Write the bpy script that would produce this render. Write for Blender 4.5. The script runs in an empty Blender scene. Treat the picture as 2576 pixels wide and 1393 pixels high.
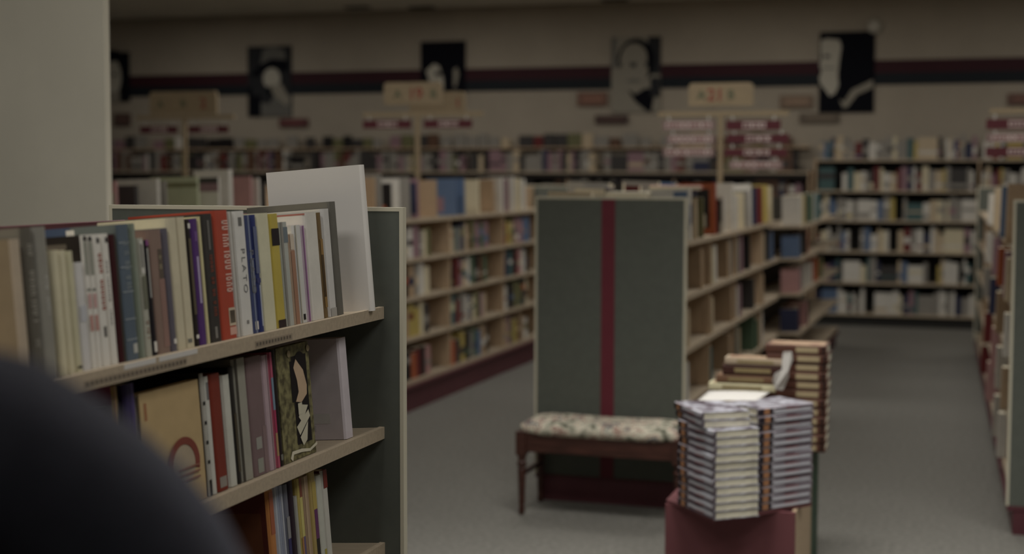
import bpy, bmesh, math, random
from mathutils import Matrix, Vector
random.seed(7)
R = math.radians
scene = bpy.context.scene
C = scene.collection

# ------------------------------------------------------------------ camera
cam = bpy.data.cameras.new('camera'); camo = bpy.data.objects.new('camera', cam); C.objects.link(camo)
YAW, PIT, ROLL = R(17.7064), R(4.0367), R(0.0989)
f0 = Vector((-math.sin(YAW), math.cos(YAW), 0)); r0 = Vector((math.cos(YAW), math.sin(YAW), 0)); u0 = Vector((0, 0, 1))
fw = math.cos(PIT)*f0 - math.sin(PIT)*u0; up = math.sin(PIT)*f0 + math.cos(PIT)*u0
rt = math.cos(ROLL)*r0 + math.sin(ROLL)*up; up = -math.sin(ROLL)*r0 + math.cos(ROLL)*up
m = Matrix((rt, up, -fw)).transposed().to_4x4(); m.translation = (0, 0, 1.6); camo.matrix_world = m
cam.sensor_fit = 'HORIZONTAL'; cam.sensor_width = 36; cam.lens = 3703.4/2576*36
cam.clip_start = 0.05; cam.clip_end = 60
cam.dof.use_dof = True; cam.dof.focus_distance = 3.1; cam.dof.aperture_fstop = 2.5; cam.dof.aperture_blades = 0
scene.camera = camo
# ------------------------------------------------------------------ world, view, lights
w = bpy.data.worlds.new('world'); scene.world = w; w.use_nodes = True
w.node_tree.nodes['Background'].inputs[0].default_value = (1.0, 0.97, 0.92, 1)
w.node_tree.nodes['Background'].inputs[1].default_value = 0.05
scene.view_settings.view_transform = 'Standard'; scene.view_settings.look = 'None'
scene.view_settings.gamma = 1; scene.view_settings.exposure = 0.0; scene.view_settings.use_curve_mapping = False

def area(name, loc, sx, sy, e, col=(1, .93, .80), spread=180, aim=None):
    l = bpy.data.lights.new(name, 'AREA'); l.shape = 'RECTANGLE'; l.size = sx; l.size_y = sy; l.energy = e; l.color = col
    l.spread = R(spread)
    o = bpy.data.objects.new(name, l); C.objects.link(o); o.location = loc
    if aim: o.rotation_euler = (Vector(aim)-Vector(loc)).to_track_quat('-Z', 'Y').to_euler()
    return o
# recessed ceiling troffers: the front of the shop is lit brighter than the back rows
LC = (1, .98, .935)
for x, y, e in ((-1.6, 0.6, 23), (0.8, 0.6, 23), (-1.6, 2.7, 23), (0.8, 2.7, 22)):
    area('ceiling_troffer', (x, y, 3.46), 1.2, .6, e, LC)
for x, y, e in ((-0.9, 4.9, 24), (1.3, 4.9, 21)):
    area('ceiling_troffer', (x, y, 3.46), 1.2, .6, e, LC, spread=95)
for x, y, e in ((-4.9, 8.0, 22), (-2.6, 8.0, 24), (-0.4, 8.2, 26), (1.9, 8.0, 18), (-5.2, 11.5, 20), (-2.6, 11.5, 21), (-0.2, 11.5, 22), (2.0, 11.5, 14), (-8, 11, 17)):
    area('ceiling_troffer', (x, y, 3.46), 1.2, .6, e, LC)
for x, y, e in ((-8.6, 14.3, 10), (-5.4, 14.3, 10), (-2.2, 14.3, 10), (1.0, 14.3, 10)):
    area('ceiling_troffer', (x, y, 3.46), 1.2, .6, e, (1, .95, .87))

# ------------------------------------------------------------------ materials
SAT = .8
def lin(c):
    l = .3*c[0]+.59*c[1]+.11*c[2]; c = [l+(v-l)*SAT for v in c]
    return tuple((v/12.92 if v <= .04045 else ((v+.055)/1.055)**2.4) for v in (x/255 for x in c))
MATS = {}
def mat(name, rgb, rough=.6, noise=0.0, scale=8, bump=0.0, bscale=60, stretch=None, spec=.3, rgb2=None):
    if name in MATS: return MATS[name]
    M = bpy.data.materials.new(name); M.use_nodes = True; nt = M.node_tree; b = nt.nodes['Principled BSDF']
    b.inputs['Base Color'].default_value = (*lin(rgb), 1); b.inputs['Roughness'].default_value = rough
    b.inputs['Specular IOR Level'].default_value = spec
    if noise or bump or rgb2:
        tc = nt.nodes.new('ShaderNodeTexCoord'); mp = nt.nodes.new('ShaderNodeMapping'); nt.links.new(tc.outputs['Object'], mp.inputs[0])
        if stretch: mp.inputs['Scale'].default_value = stretch
    if noise or rgb2:
        n = nt.nodes.new('ShaderNodeTexNoise'); n.inputs['Scale'].default_value = scale; n.inputs['Detail'].default_value = 4
        nt.links.new(mp.outputs[0], n.inputs['Vector'])
        cr = nt.nodes.new('ShaderNodeValToRGB'); c = lin(rgb); c2 = lin(rgb2) if rgb2 else tuple(v*(1-noise) for v in c)
        cr.color_ramp.elements[0].position = .38; cr.color_ramp.elements[1].position = .62
        cr.color_ramp.elements[0].color = (*c2, 1); cr.color_ramp.elements[1].color = (*(c if rgb2 else tuple(min(1, v*(1+noise*.5)) for v in c)), 1)
        nt.links.new(n.outputs['Fac'], cr.inputs[0]); nt.links.new(cr.outputs[0], b.inputs['Base Color'])
    if bump:
        n2 = nt.nodes.new('ShaderNodeTexNoise'); n2.inputs['Scale'].default_value = bscale; n2.inputs['Detail'].default_value = 3
        nt.links.new(mp.outputs[0], n2.inputs['Vector'])
        bp = nt.nodes.new('ShaderNodeBump'); bp.inputs['Strength'].default_value = bump; bp.inputs['Distance'].default_value = .01
        nt.links.new(n2.outputs['Fac'], bp.inputs['Height']); nt.links.new(bp.outputs[0], b.inputs['Normal'])
    MATS[name] = M; return M
carpet = mat('carpet', (128, 125, 117), .95, .16, 40, .6, 220, spec=.05)
wallp = mat('wall_paint', (168, 156, 138), .85, .04, 3, spec=.1)
pillarp = mat('pillar_paint', (222, 214, 192), .85, .04, 3, spec=.1)
ceilp = mat('ceiling_tile', (222, 216, 200), .9, .06, 2, .2, 80, spec=.05)
band_red = mat('band_burgundy', (62, 20, 30), .7)
band_blue = mat('band_navy_green', (20, 28, 36), .7)
green = mat('green_laminate', (97, 101, 92), .6, .05, 30, spec=.2)
green_in = mat('green_laminate_inside', (84, 90, 78), .6, .05, 30, spec=.2)
burg = mat('burgundy_paint', (98, 50, 56), .5, .06, 10, spec=.25)
burg_base = mat('burgundy_base', (88, 40, 46), .55, .08, 10, spec=.25)
cream_trim = mat('cream_edge_trim', (206, 198, 172), .5)
wood = mat('light_oak', (186, 158, 124), .55, .14, 6, stretch=(1, 14, 14), spec=.25)
woodv = mat('light_oak_upright', (194, 162, 126), .55, .14, 6, stretch=(14, 14, 1), spec=.25)
shelf_m = mat('shelf_beige', (182, 162, 134), .5, .08, 12, stretch=(1, 10, 10), spec=.25)
darkin = mat('dark_backing', (46, 44, 40), .7)
mahog = mat('mahogany', (78, 42, 32), .4, .3, 9, stretch=(1, 6, 6), spec=.4)
cushion_m = mat('floral_upholstery', (226, 214, 186), .9, scale=15, rgb2=(150, 112, 96), bump=.2, bscale=40, spec=.05)
cr_ = [n for n in cushion_m.node_tree.nodes if n.type == 'VALTORGB'][0].color_ramp
for e_, (p_, c_) in zip([cr_.elements[0], cr_.elements[1]]+[cr_.elements.new(.5) for _ in range(5)], ((0.34, (84, 90, 72)), (.40, (222, 214, 190)), (.50, (226, 216, 192)), (.55, (150, 96, 86)), (.59, (220, 212, 188)), (.64, (96, 102, 110)), (.70, (140, 92, 82)))):
    e_.position = p_; e_.color = (*lin(c_), 1)
pages = mat('book_pages', (226, 214, 184), .8, .12, 30, stretch=(1, 60, 60), spec=.1)
pages_h = mat('book_pages_pale', (232, 224, 198), .8, .08, 30, stretch=(1, 1, 90), spec=.1)
white_p = mat('white_paper', (208, 203, 196), .7, spec=.15)
jacket = mat('dark_navy_jacket', (19, 19, 25), .9, .2, 60, .4, 300, spec=.08)
jb = jacket.node_tree.nodes['Principled BSDF']; jb.inputs['Sheen Weight'].default_value = .3; jb.inputs['Sheen Roughness'].default_value = .5; jb.inputs['Sheen Tint'].default_value = (.75, .75, .9, 1)
skin = mat('skin', (196, 150, 122), .55, .06, 20, spec=.3)
hairm = mat('dark_hair', (36, 26, 20), .6, .3, 50, stretch=(8, 8, 1))
trouser = mat('charcoal_trousers', (40, 40, 44), .9)
shoe = mat('black_leather', (22, 20, 20), .4)
def P(rgb, rough=.45): return mat('print_%02x%02x%02x' % tuple(rgb), rgb, rough, .05, 25, spec=.3)

# ------------------------------------------------------------------ mesh builder
class MB:
    def __init__(s): s.v = []; s.f = []; s.mi = []; s.mats = []; s.sm = []
    def m(s, M):
        if M not in s.mats: s.mats.append(M)
        return s.mats.index(M)
    def face(s, pts, M, smooth=False):
        i = len(s.v); s.v += [tuple(p) for p in pts]; s.f.append(tuple(range(i, i+len(pts)))); s.mi.append(s.m(M)); s.sm.append(smooth)
    def box(s, x0, x1, y0, y1, z0, z1, M):
        i = len(s.v); k = s.m(M)
        s.v += [(x0, y0, z0), (x1, y0, z0), (x1, y1, z0), (x0, y1, z0), (x0, y0, z1), (x1, y0, z1), (x1, y1, z1), (x0, y1, z1)]
        for q in ((3, 2, 1, 0), (4, 5, 6, 7), (0, 1, 5, 4), (1, 2, 6, 5), (2, 3, 7, 6), (3, 0, 4, 7)):
            s.f.append(tuple(i+a for a in q)); s.mi.append(k); s.sm.append(False)
        return s
    def prism(s, poly, z0, z1, M, side=None):
        n = len(poly); i = len(s.v); s.v += [(x, y, z0) for x, y in poly] + [(x, y, z1) for x, y in poly]
        k = s.m(M)
        s.f.append(tuple(i+a for a in reversed(range(n)))); s.mi.append(k); s.sm.append(False)
        s.f.append(tuple(i+n+a for a in range(n))); s.mi.append(k); s.sm.append(False)
        for a in range(n):
            b = (a+1) % n; s.f.append((i+a, i+b, i+n+b, i+n+a)); s.mi.append(s.m(side[a]) if side else k); s.sm.append(False)
        return s
    def lathe(s, prof, M, seg=16, cx=0, cy=0, smooth=True):
        k = s.m(M); rings = []
        for r, z in prof:
            i = len(s.v); rings.append(i)
            s.v += [(cx+r*math.cos(2*math.pi*a/seg), cy+r*math.sin(2*math.pi*a/seg), z) for a in range(seg)]
        for a, b in zip(rings, rings[1:]):
            for q in range(seg):
                t = (q+1) % seg; s.f.append((a+q, a+t, b+t, b+q)); s.mi.append(k); s.sm.append(smooth)
        s.f.append(tuple(rings[0]+q for q in reversed(range(seg)))); s.mi.append(k); s.sm.append(False)
        s.f.append(tuple(rings[-1]+q for q in range(seg))); s.mi.append(k); s.sm.append(False)
        return s
    def xform(s, M4):
        s.v = [tuple(M4 @ Vector(p)) for p in s.v]; return s
    def build(s, name, parent=None, bevel=0, **props):
        me = bpy.data.meshes.new(name); me.from_pydata(s.v, [], s.f)
        for M in s.mats: me.materials.append(M)
        me.polygons.foreach_set('material_index', s.mi); me.polygons.foreach_set('use_smooth', s.sm); me.update()
        o = bpy.data.objects.new(name, me); C.objects.link(o)
        if parent: o.parent = parent
        if bevel:
            b = o.modifiers.new('b', 'BEVEL'); b.width = bevel; b.segments = 2; b.limit_method = 'ANGLE'; b.angle_limit = R(40)
        for k, v in props.items(): o[k] = v
        return o
def empty(name, loc=(0, 0, 0), label=None, cat=None, group=None, rz=0):
    o = bpy.data.objects.new(name, None); C.objects.link(o); o.location = loc; o.rotation_euler = (0, 0, rz); o.empty_display_size = .1
    if label: o['label'] = label
    if cat: o['category'] = cat
    if group: o['group'] = group
    return o
def B(*a): return MB().box(*a)

# ------------------------------------------------------------------ setting
CEIL = 3.5; YW = 16.13
B(-13, 7, -3, YW+.1, -.1, 0, carpet).build('floor', kind='structure')
B(-13, 7, -3, YW+.1, CEIL, CEIL+.1, ceilp).build('ceiling', kind='structure')
B(-13, 7, YW, YW+.12, 0, CEIL, wallp).build('wall_back', kind='structure')
B(-13.12, -13, -3, YW+.12, 0, CEIL, wallp).build('wall_left', kind='structure')
B(7, 7.12, -3, YW+.12, 0, CEIL, wallp).build('wall_right', kind='structure')
B(-13, 7, YW-.012, YW, 2.66, 2.797, band_red).build('trim_1', kind='structure')
B(-13, 7, YW-.012, YW, 2.538, 2.66, band_blue).build('trim_2', kind='structure')
B(-5.0, -2.997, 4.6, 4.635, 0, CEIL, pillarp).build('wall_partition', kind='structure')

ORD = ['first', 'second', 'third', 'fourth', 'fifth', 'sixth', 'seventh', 'eighth', 'ninth', 'tenth', 'eleventh', 'twelfth', 'thirteenth', 'fourteenth', 'fifteenth', 'sixteenth', 'seventeenth', 'eighteenth', 'nineteenth', 'twentieth', 'twenty-first', 'twenty-second', 'twenty-third', 'twenty-fourth', 'twenty-fifth', 'twenty-sixth', 'twenty-seventh', 'twenty-eighth', 'twenty-ninth', 'thirtieth', 'thirty-first', 'thirty-second', 'thirty-third', 'thirty-fourth', 'thirty-fifth']

# ------------------------------------------------------------------ bookcases (double-sided gondolas running along Y)
def end_panel(root, x0, x1, y, H, z0, stripe=False, near=True, t=.02, wrap=.011):
    p = B(x0+wrap, x1-wrap, y+.001, y+t-.001, z0, H-wrap, green).build('end_panel', root)
    e = MB()
    e.box(x0, x0+wrap, y, y+t, z0, H, cream_trim); e.box(x1-wrap, x1, y, y+t, z0, H, cream_trim)
    e.box(x0+wrap, x1-wrap, y, y+t, H-wrap, H, cream_trim)
    e.build('edge_trim', p, label='cream edge trim')
    if stripe:
        xm = (x0+x1)/2-.006
        B(xm-.033, xm+.033, y-.002, y+.001, z0, H-wrap, mat('stripe_burgundy', (122, 46, 58), .5, .05, 10, spec=.2)).build('stripe', p, label='burgundy vertical stripe')
    return p
def shelf(root, xf, xb, y0, y1, zt, drop=.0, lip=.024, M=None, labels=()):
    """shelf board: front edge at xf (top z = zt), back edge at xb, drop = fall to the back"""
    M = M or shelf_m; s = 1 if xf > xb else -1; b = MB()
    poly = [(xf-s*.012, zt), (xb, zt-drop), (xb, zt-drop-.018), (xf-s*.012, zt-.018)]
    v = [(x, y0, z) for x, z in poly] + [(x, y1, z) for x, z in poly]
    for q in ((0, 1, 2, 3), (7, 6, 5, 4), (0, 4, 5, 1), (1, 5, 6, 2), (2, 6, 7, 3), (3, 7, 4, 0)):
        b.face([v[a] for a in q], M)
    sh = b.build('shelf', root)
    lp = B(min(xf, xf-s*.012), max(xf, xf-s*.012), y0, y1, zt-lip, zt+.002, M).build('shelf_lip', sh)
    for (a, c, kind) in labels:
        mm = white_p if kind else P((160, 142, 118)); xx = xf+s*.0006
        L = MB(); L.box(min(xx, xf), max(xx, xf), a, c, (zt-.0065 if kind else zt-lip+.003), (zt+.0015 if kind else zt-.009), mm)
        if kind == 0:
            n = int((c-a)/.012)
            for q in range(n): L.box(min(xx, xx+s*.0005), max(xx, xx+s*.0005), a+.004+q*.012, a+.011+q*.012, zt-lip+.006, zt-.012, P((104, 92, 78)))
        L.build('label_strip', sh, label='white paper label strip' if kind else 'brown printed label strip')
    return sh
def gondola(x0, x1, y0, y1, H, zs, label, fronts, panel=True, stripe=False, uprights_r=(), uprights_l=(), far=True, drop=.01, divH=None, inset=.045, div_top=None, base_h=.13, dark=False):
    root = empty('bookcase', ((x0+x1)/2, (y0+y1)/2, 0), label, 'bookcase', 'long double-sided bookcases')
    root_inv = Matrix.Translation((-(x0+x1)/2, -(y0+y1)/2, 0))
    kids_before = set(bpy.data.objects)
    xm = (x0+x1)/2; divH = divH or H-.012
    if panel: end_panel(root, x0, x1, y0, H, base_h, stripe)
    if far: end_panel(root, x0, x1, y1-.02, H, base_h)
    ya, yb = y0+(.021 if panel else 0), y1-(.021 if far else 0)
    d = B(xm-.012, xm+.012, ya, yb, base_h, divH, darkin if dark else woodv).build('divider_panel', root)
    if div_top: B(xm-.013, xm+.013, ya, yb, divH, divH+.014, div_top).build('top_rail', d, label='burgundy top rail')
    bb = MB(); bb.box(x0+.03, x1-.03, y0+.004, y1-.004, 0, base_h-.022, burg if panel else burg_base); bb.box(x0+.004, x1-.004, y0+.0, y1, base_h-.022, base_h, burg if panel else burg_base)
    bb.build('base', root)
    for z, lab in zs:
        if 'r' in fronts: shelf(root, x1-inset, xm+.012, ya, yb, z, drop, labels=lab)
        if 'l' in fronts: shelf(root, x0+inset, xm-.012, ya, yb, z, drop)
    for side, ups in ((1, uprights_r), (-1, uprights_l)):
        for yu in ups:
            zl = sorted(z for z, _ in zs)
            for a, b_ in zip(zl, zl[1:]):
                xa, xb_ = sorted((xm+side*.012, (x1 if side > 0 else x0)-side*(inset+.014)))
                B(xa, xb_, yu-.009, yu+.009, a, b_-.024, woodv).build('upright', root, label='light oak upright')
    for o in set(bpy.data.objects) - kids_before:
        if o.parent is root: o.data.transform(root_inv)
        else:
            o.data.transform(root_inv)
    return root
TILT = R(4.6); D5 = math.tan(TILT)
FG = gondola(-1.93, -1.197, 0.95, 2.97, 1.525, [(1.306, [(1.945, 2.035, 1), (2.045, 2.165, 1), (1.84, 2.13, 0), (2.37, 2.52, 0)]), (1.041, []), (.783, []), (.52, []), (.26, [])],
    'long tilted-shelf bookcase ending in a cream-edged green panel, beside the person', 'rl', panel=False, far=False, drop=.295*D5, divH=1.495, div_top=burg, dark=True)
# its far end panel (seen from inside)
def add_panel(root, x0, x1, y, H, z0, **k):
    bef = set(bpy.data.objects); p = end_panel(root, x0, x1, y, H, z0, **k)
    T = Matrix.Translation(-Vector(root.location))
    for o in set(bpy.data.objects) - bef: o.data.transform(T)
add_panel(FG, -1.93, -1.197, 2.97, 1.525, .02, t=.02, wrap=.0085)
LEFT = gondola(-4.42, -3.60, 5.0, 13.2, 1.487, [(1.29, []), (1.025, []), (.765, []), (.495, []), (.205, [])],
    'long tan bookcase running back between the cream-edged panel and the bench', 'rl', panel=True, uprights_r=(7.6, 8.75, 9.95, 11.2, 12.4), base_h=.18, inset=.03)
CEN = gondola(-2.07, -1.325, 6.85, 10.27, 1.487, [(1.275, []), (1.015, []), (.755, []), (.485, []), (.2, [])],
    'bookcase with a green end panel and burgundy stripe behind the upholstered bench', 'rl', panel=True, stripe=True, uprights_r=(7.66, 8.5, 9.55), inset=.012, far=False)
SEC = gondola(-2.0, -1.25, 10.9, 14.0, 1.42, [(1.22, []), (.98, []), (.72, []), (.43, []), (.17, [])],
    'dark-backed bookcase farther down the aisle, beyond the striped one', 'rl', panel=False, far=False, dark=True, inset=.012)
RIGHT = gondola(.13, .88, 6.82, 13.6, 1.487, [(1.275, []), (1.015, []), (.755, []), (.485, []), (.2, [])],
    'bookcase cut by the picture edge, green end panel on a burgundy foot', 'rl', panel=True, uprights_l=(7.5, 8.6, 9.8, 11.0, 12.2), inset=.012)
# it stands very slightly out of line with the others
def rot_about(o, px, py, a):
    M = Matrix.Translation((px, py, 0)) @ Matrix.Rotation(a, 4, 'Z') @ Matrix.Translation((-px, -py, 0))
    o.matrix_world = M @ Matrix.Translation(o.location) @ o.rotation_euler.to_matrix().to_4x4()
RIGHT_A = R(1.5)
rot_about(RIGHT, .13, 6.82, RIGHT_A)
FAR4 = gondola(-6.8, -6.05, 8.2, 13.2, 1.487, [(1.275, []), (1.015, []), (.755, []), (.485, []), (.2, [])],
    'bookcase mostly hidden by the pale wall, under the leftmost hanging aisle sign', 'rl', panel=True, inset=.012)

# wall bookcases
def wall_case(x0, x1, y0, y1, zs, top, label, M_in, ups=()):
    root = empty('wall_bookcase', ((x0+x1)/2, (y0+y1)/2, 0), label, 'bookcase')
    T = Matrix.Translation(-Vector(root.location))
    B(x0, x1, y1-.02, y1, .0, top, M_in).xform(T).build('back_panel', root)
    for x in (x0, x1-.022): B(x, x+.022, y0, y1-.02, .0, top, woodv).xform(T).build('side_panel', root)
    B(x0+.022, x1-.022, y0+.04, y1-.02, 0, .09, darkin).xform(T).build('base', root)
    for z in zs: B(x0+.022, x1-.022, y0, y1-.02, z-.022, z, shelf_m).xform(T).build('shelf', root)
    for x in ups: B(x-.009, x+.009, y0+.006, y1-.02, .1, top-.03, woodv).xform(T).build('upright', root)
    return root
ZR = [.135, .465, .79, 1.115, 1.425, 1.75]
wall_case(-1.70, 1.9, 15.78, 16.11, ZR, 1.76, 'dark wall bookcase standing at the far end of the aisle', darkin, ups=(-.04, .9))
ZL = [.1, .4, .7, 1.0, 1.3, 1.62]
wall_case(-11.6, -1.74, 15.78, 16.11, ZL, 1.63, 'very long wall bookcase under the row of black and white portraits', darkin, ups=(-10.4, -9.2, -8, -6.8, -5.6, -4.4, -3.2))

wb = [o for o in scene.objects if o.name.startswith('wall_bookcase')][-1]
SHADE = MB(); SHADE.box(-11.58, -1.76, 15.765, 15.779, 1.545, 1.6, mat('painted_shade', (40, 34, 30), .8)); SHADE.xform(Matrix.Translation(-Vector(wb.location))).build('shade_strip', wb, label='dark strip painted as shade under the top shelf')  # added strip, its dark colour paints the shadow gap below the shelf
# ------------------------------------------------------------------ books
def book_parts(d, t, h, cover, spine=None, bands=(), art=(), hard=True, pg=None, rnd=True):
    """local frame: spine at x=0 facing +X, thickness along +Y (front board at y=0 facing -Y), standing on z=0"""
    spine = spine or cover; c = .0028 if hard else .0012; r = min(.3*t, .006) if rnd else .0008
    e = .004 if hard else .0008
    outer = [(-d, 0), (-r, 0), (-.25*r, .45*r), (0, r*1.2), (0, t-r*1.2), (-.25*r, t-.45*r), (-r, t), (-d, t)]
    inner = [(-d, t-c), (-c-r, t-c), (-c-r, c), (-d, c)]
    poly = outer+inner
    side = [cover, spine, spine, spine, spine, spine, cover, cover, cover, cover, cover, cover]
    b = MB(); b.prism(poly, 0, h, cover, side)
    for y0f, y1f, z0f, z1f, M in bands:
        y0, y1 = t*y0f, t*y1f; z0, z1 = h*z0f, h*z1f; x = .0004
        y0 = max(y0, r*.6); y1 = min(y1, t-r*.6)
        b.face([(x, y0, z0), (x, y1, z0), (x, y1, z1), (x, y0, z1)], M)
    for a in art:
        if len(a) == 5:
            u0_, u1_, v0, v1, M = a; pts = [(u0_, v0), (u1_, v0), (u1_, v1), (u0_, v1)]
        else: pts, M = a
        yy = -.0004-.0002*art.index(a)
        b.face([(-d+u*d, yy, v*h) for u, v in pts], M)
    p = B(-d+e, -c-r-.0002, c+.0001, t-c-.0001, e*.8, h-e, pg or pages)
    return b, p
def put_book(name, label, cat, group, M4, parts, two=True):
    """thing with cover and page_block as parts; for small far ones one mesh"""
    b, p = parts
    if two:
        root = empty(name, (0, 0, 0), label, cat, group); root.matrix_world = M4
        b.build('cover', root); p.build('page_block', root)
        return root
    n = len(b.v)
    off = len(b.v); b.v += p.v
    for f, mi in zip(p.f, p.mi): b.f.append(tuple(i+off for i in f)); b.mi.append(b.m(p.mats[mi])); b.sm.append(False)
    o = b.build(name); o.matrix_world = M4; o['label'] = label; o['category'] = cat
    if group: o['group'] = group
    return o
def letters(z0, z1, y0, y1, M, n, seed=0):
    """vertical row of small upright strokes standing in for print too blurred to read"""
    rr = random.Random(seed); out = []; st = (z1-z0)/n
    for k in range(n):
        a = z0+k*st; q = rr.random()
        if q < .12: continue
        out.append((y0, y1, a+st*.1, a+st*.34, M))
        if q > .3: out.append((y0, y1, a+st*.58, a+st*.8, M))
        if q > .55: out.append((y0, y0+(y1-y0)*.3, a+st*.1, a+st*.8, M))
        if .3 < q < .7: out.append((y1-(y1-y0)*.3, y1, a+st*.1, a+st*.8, M))
    return out
def place_fg(Y, z, X=-1.262, tilt=TILT, rz=0):
    return Matrix.Translation((X, Y, z)) @ Matrix.Rotation(-tilt, 4, 'Y') @ Matrix.Rotation(rz, 4, 'Z')
W = P((222, 216, 204)); LG = P((186, 184, 172)); CR = P((206, 196, 160)); DK = P((30, 26, 26)); GY = P((120, 118, 108)); RED = P((178, 58, 44))
T = 'on the top shelf of the near bookcase'
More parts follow.
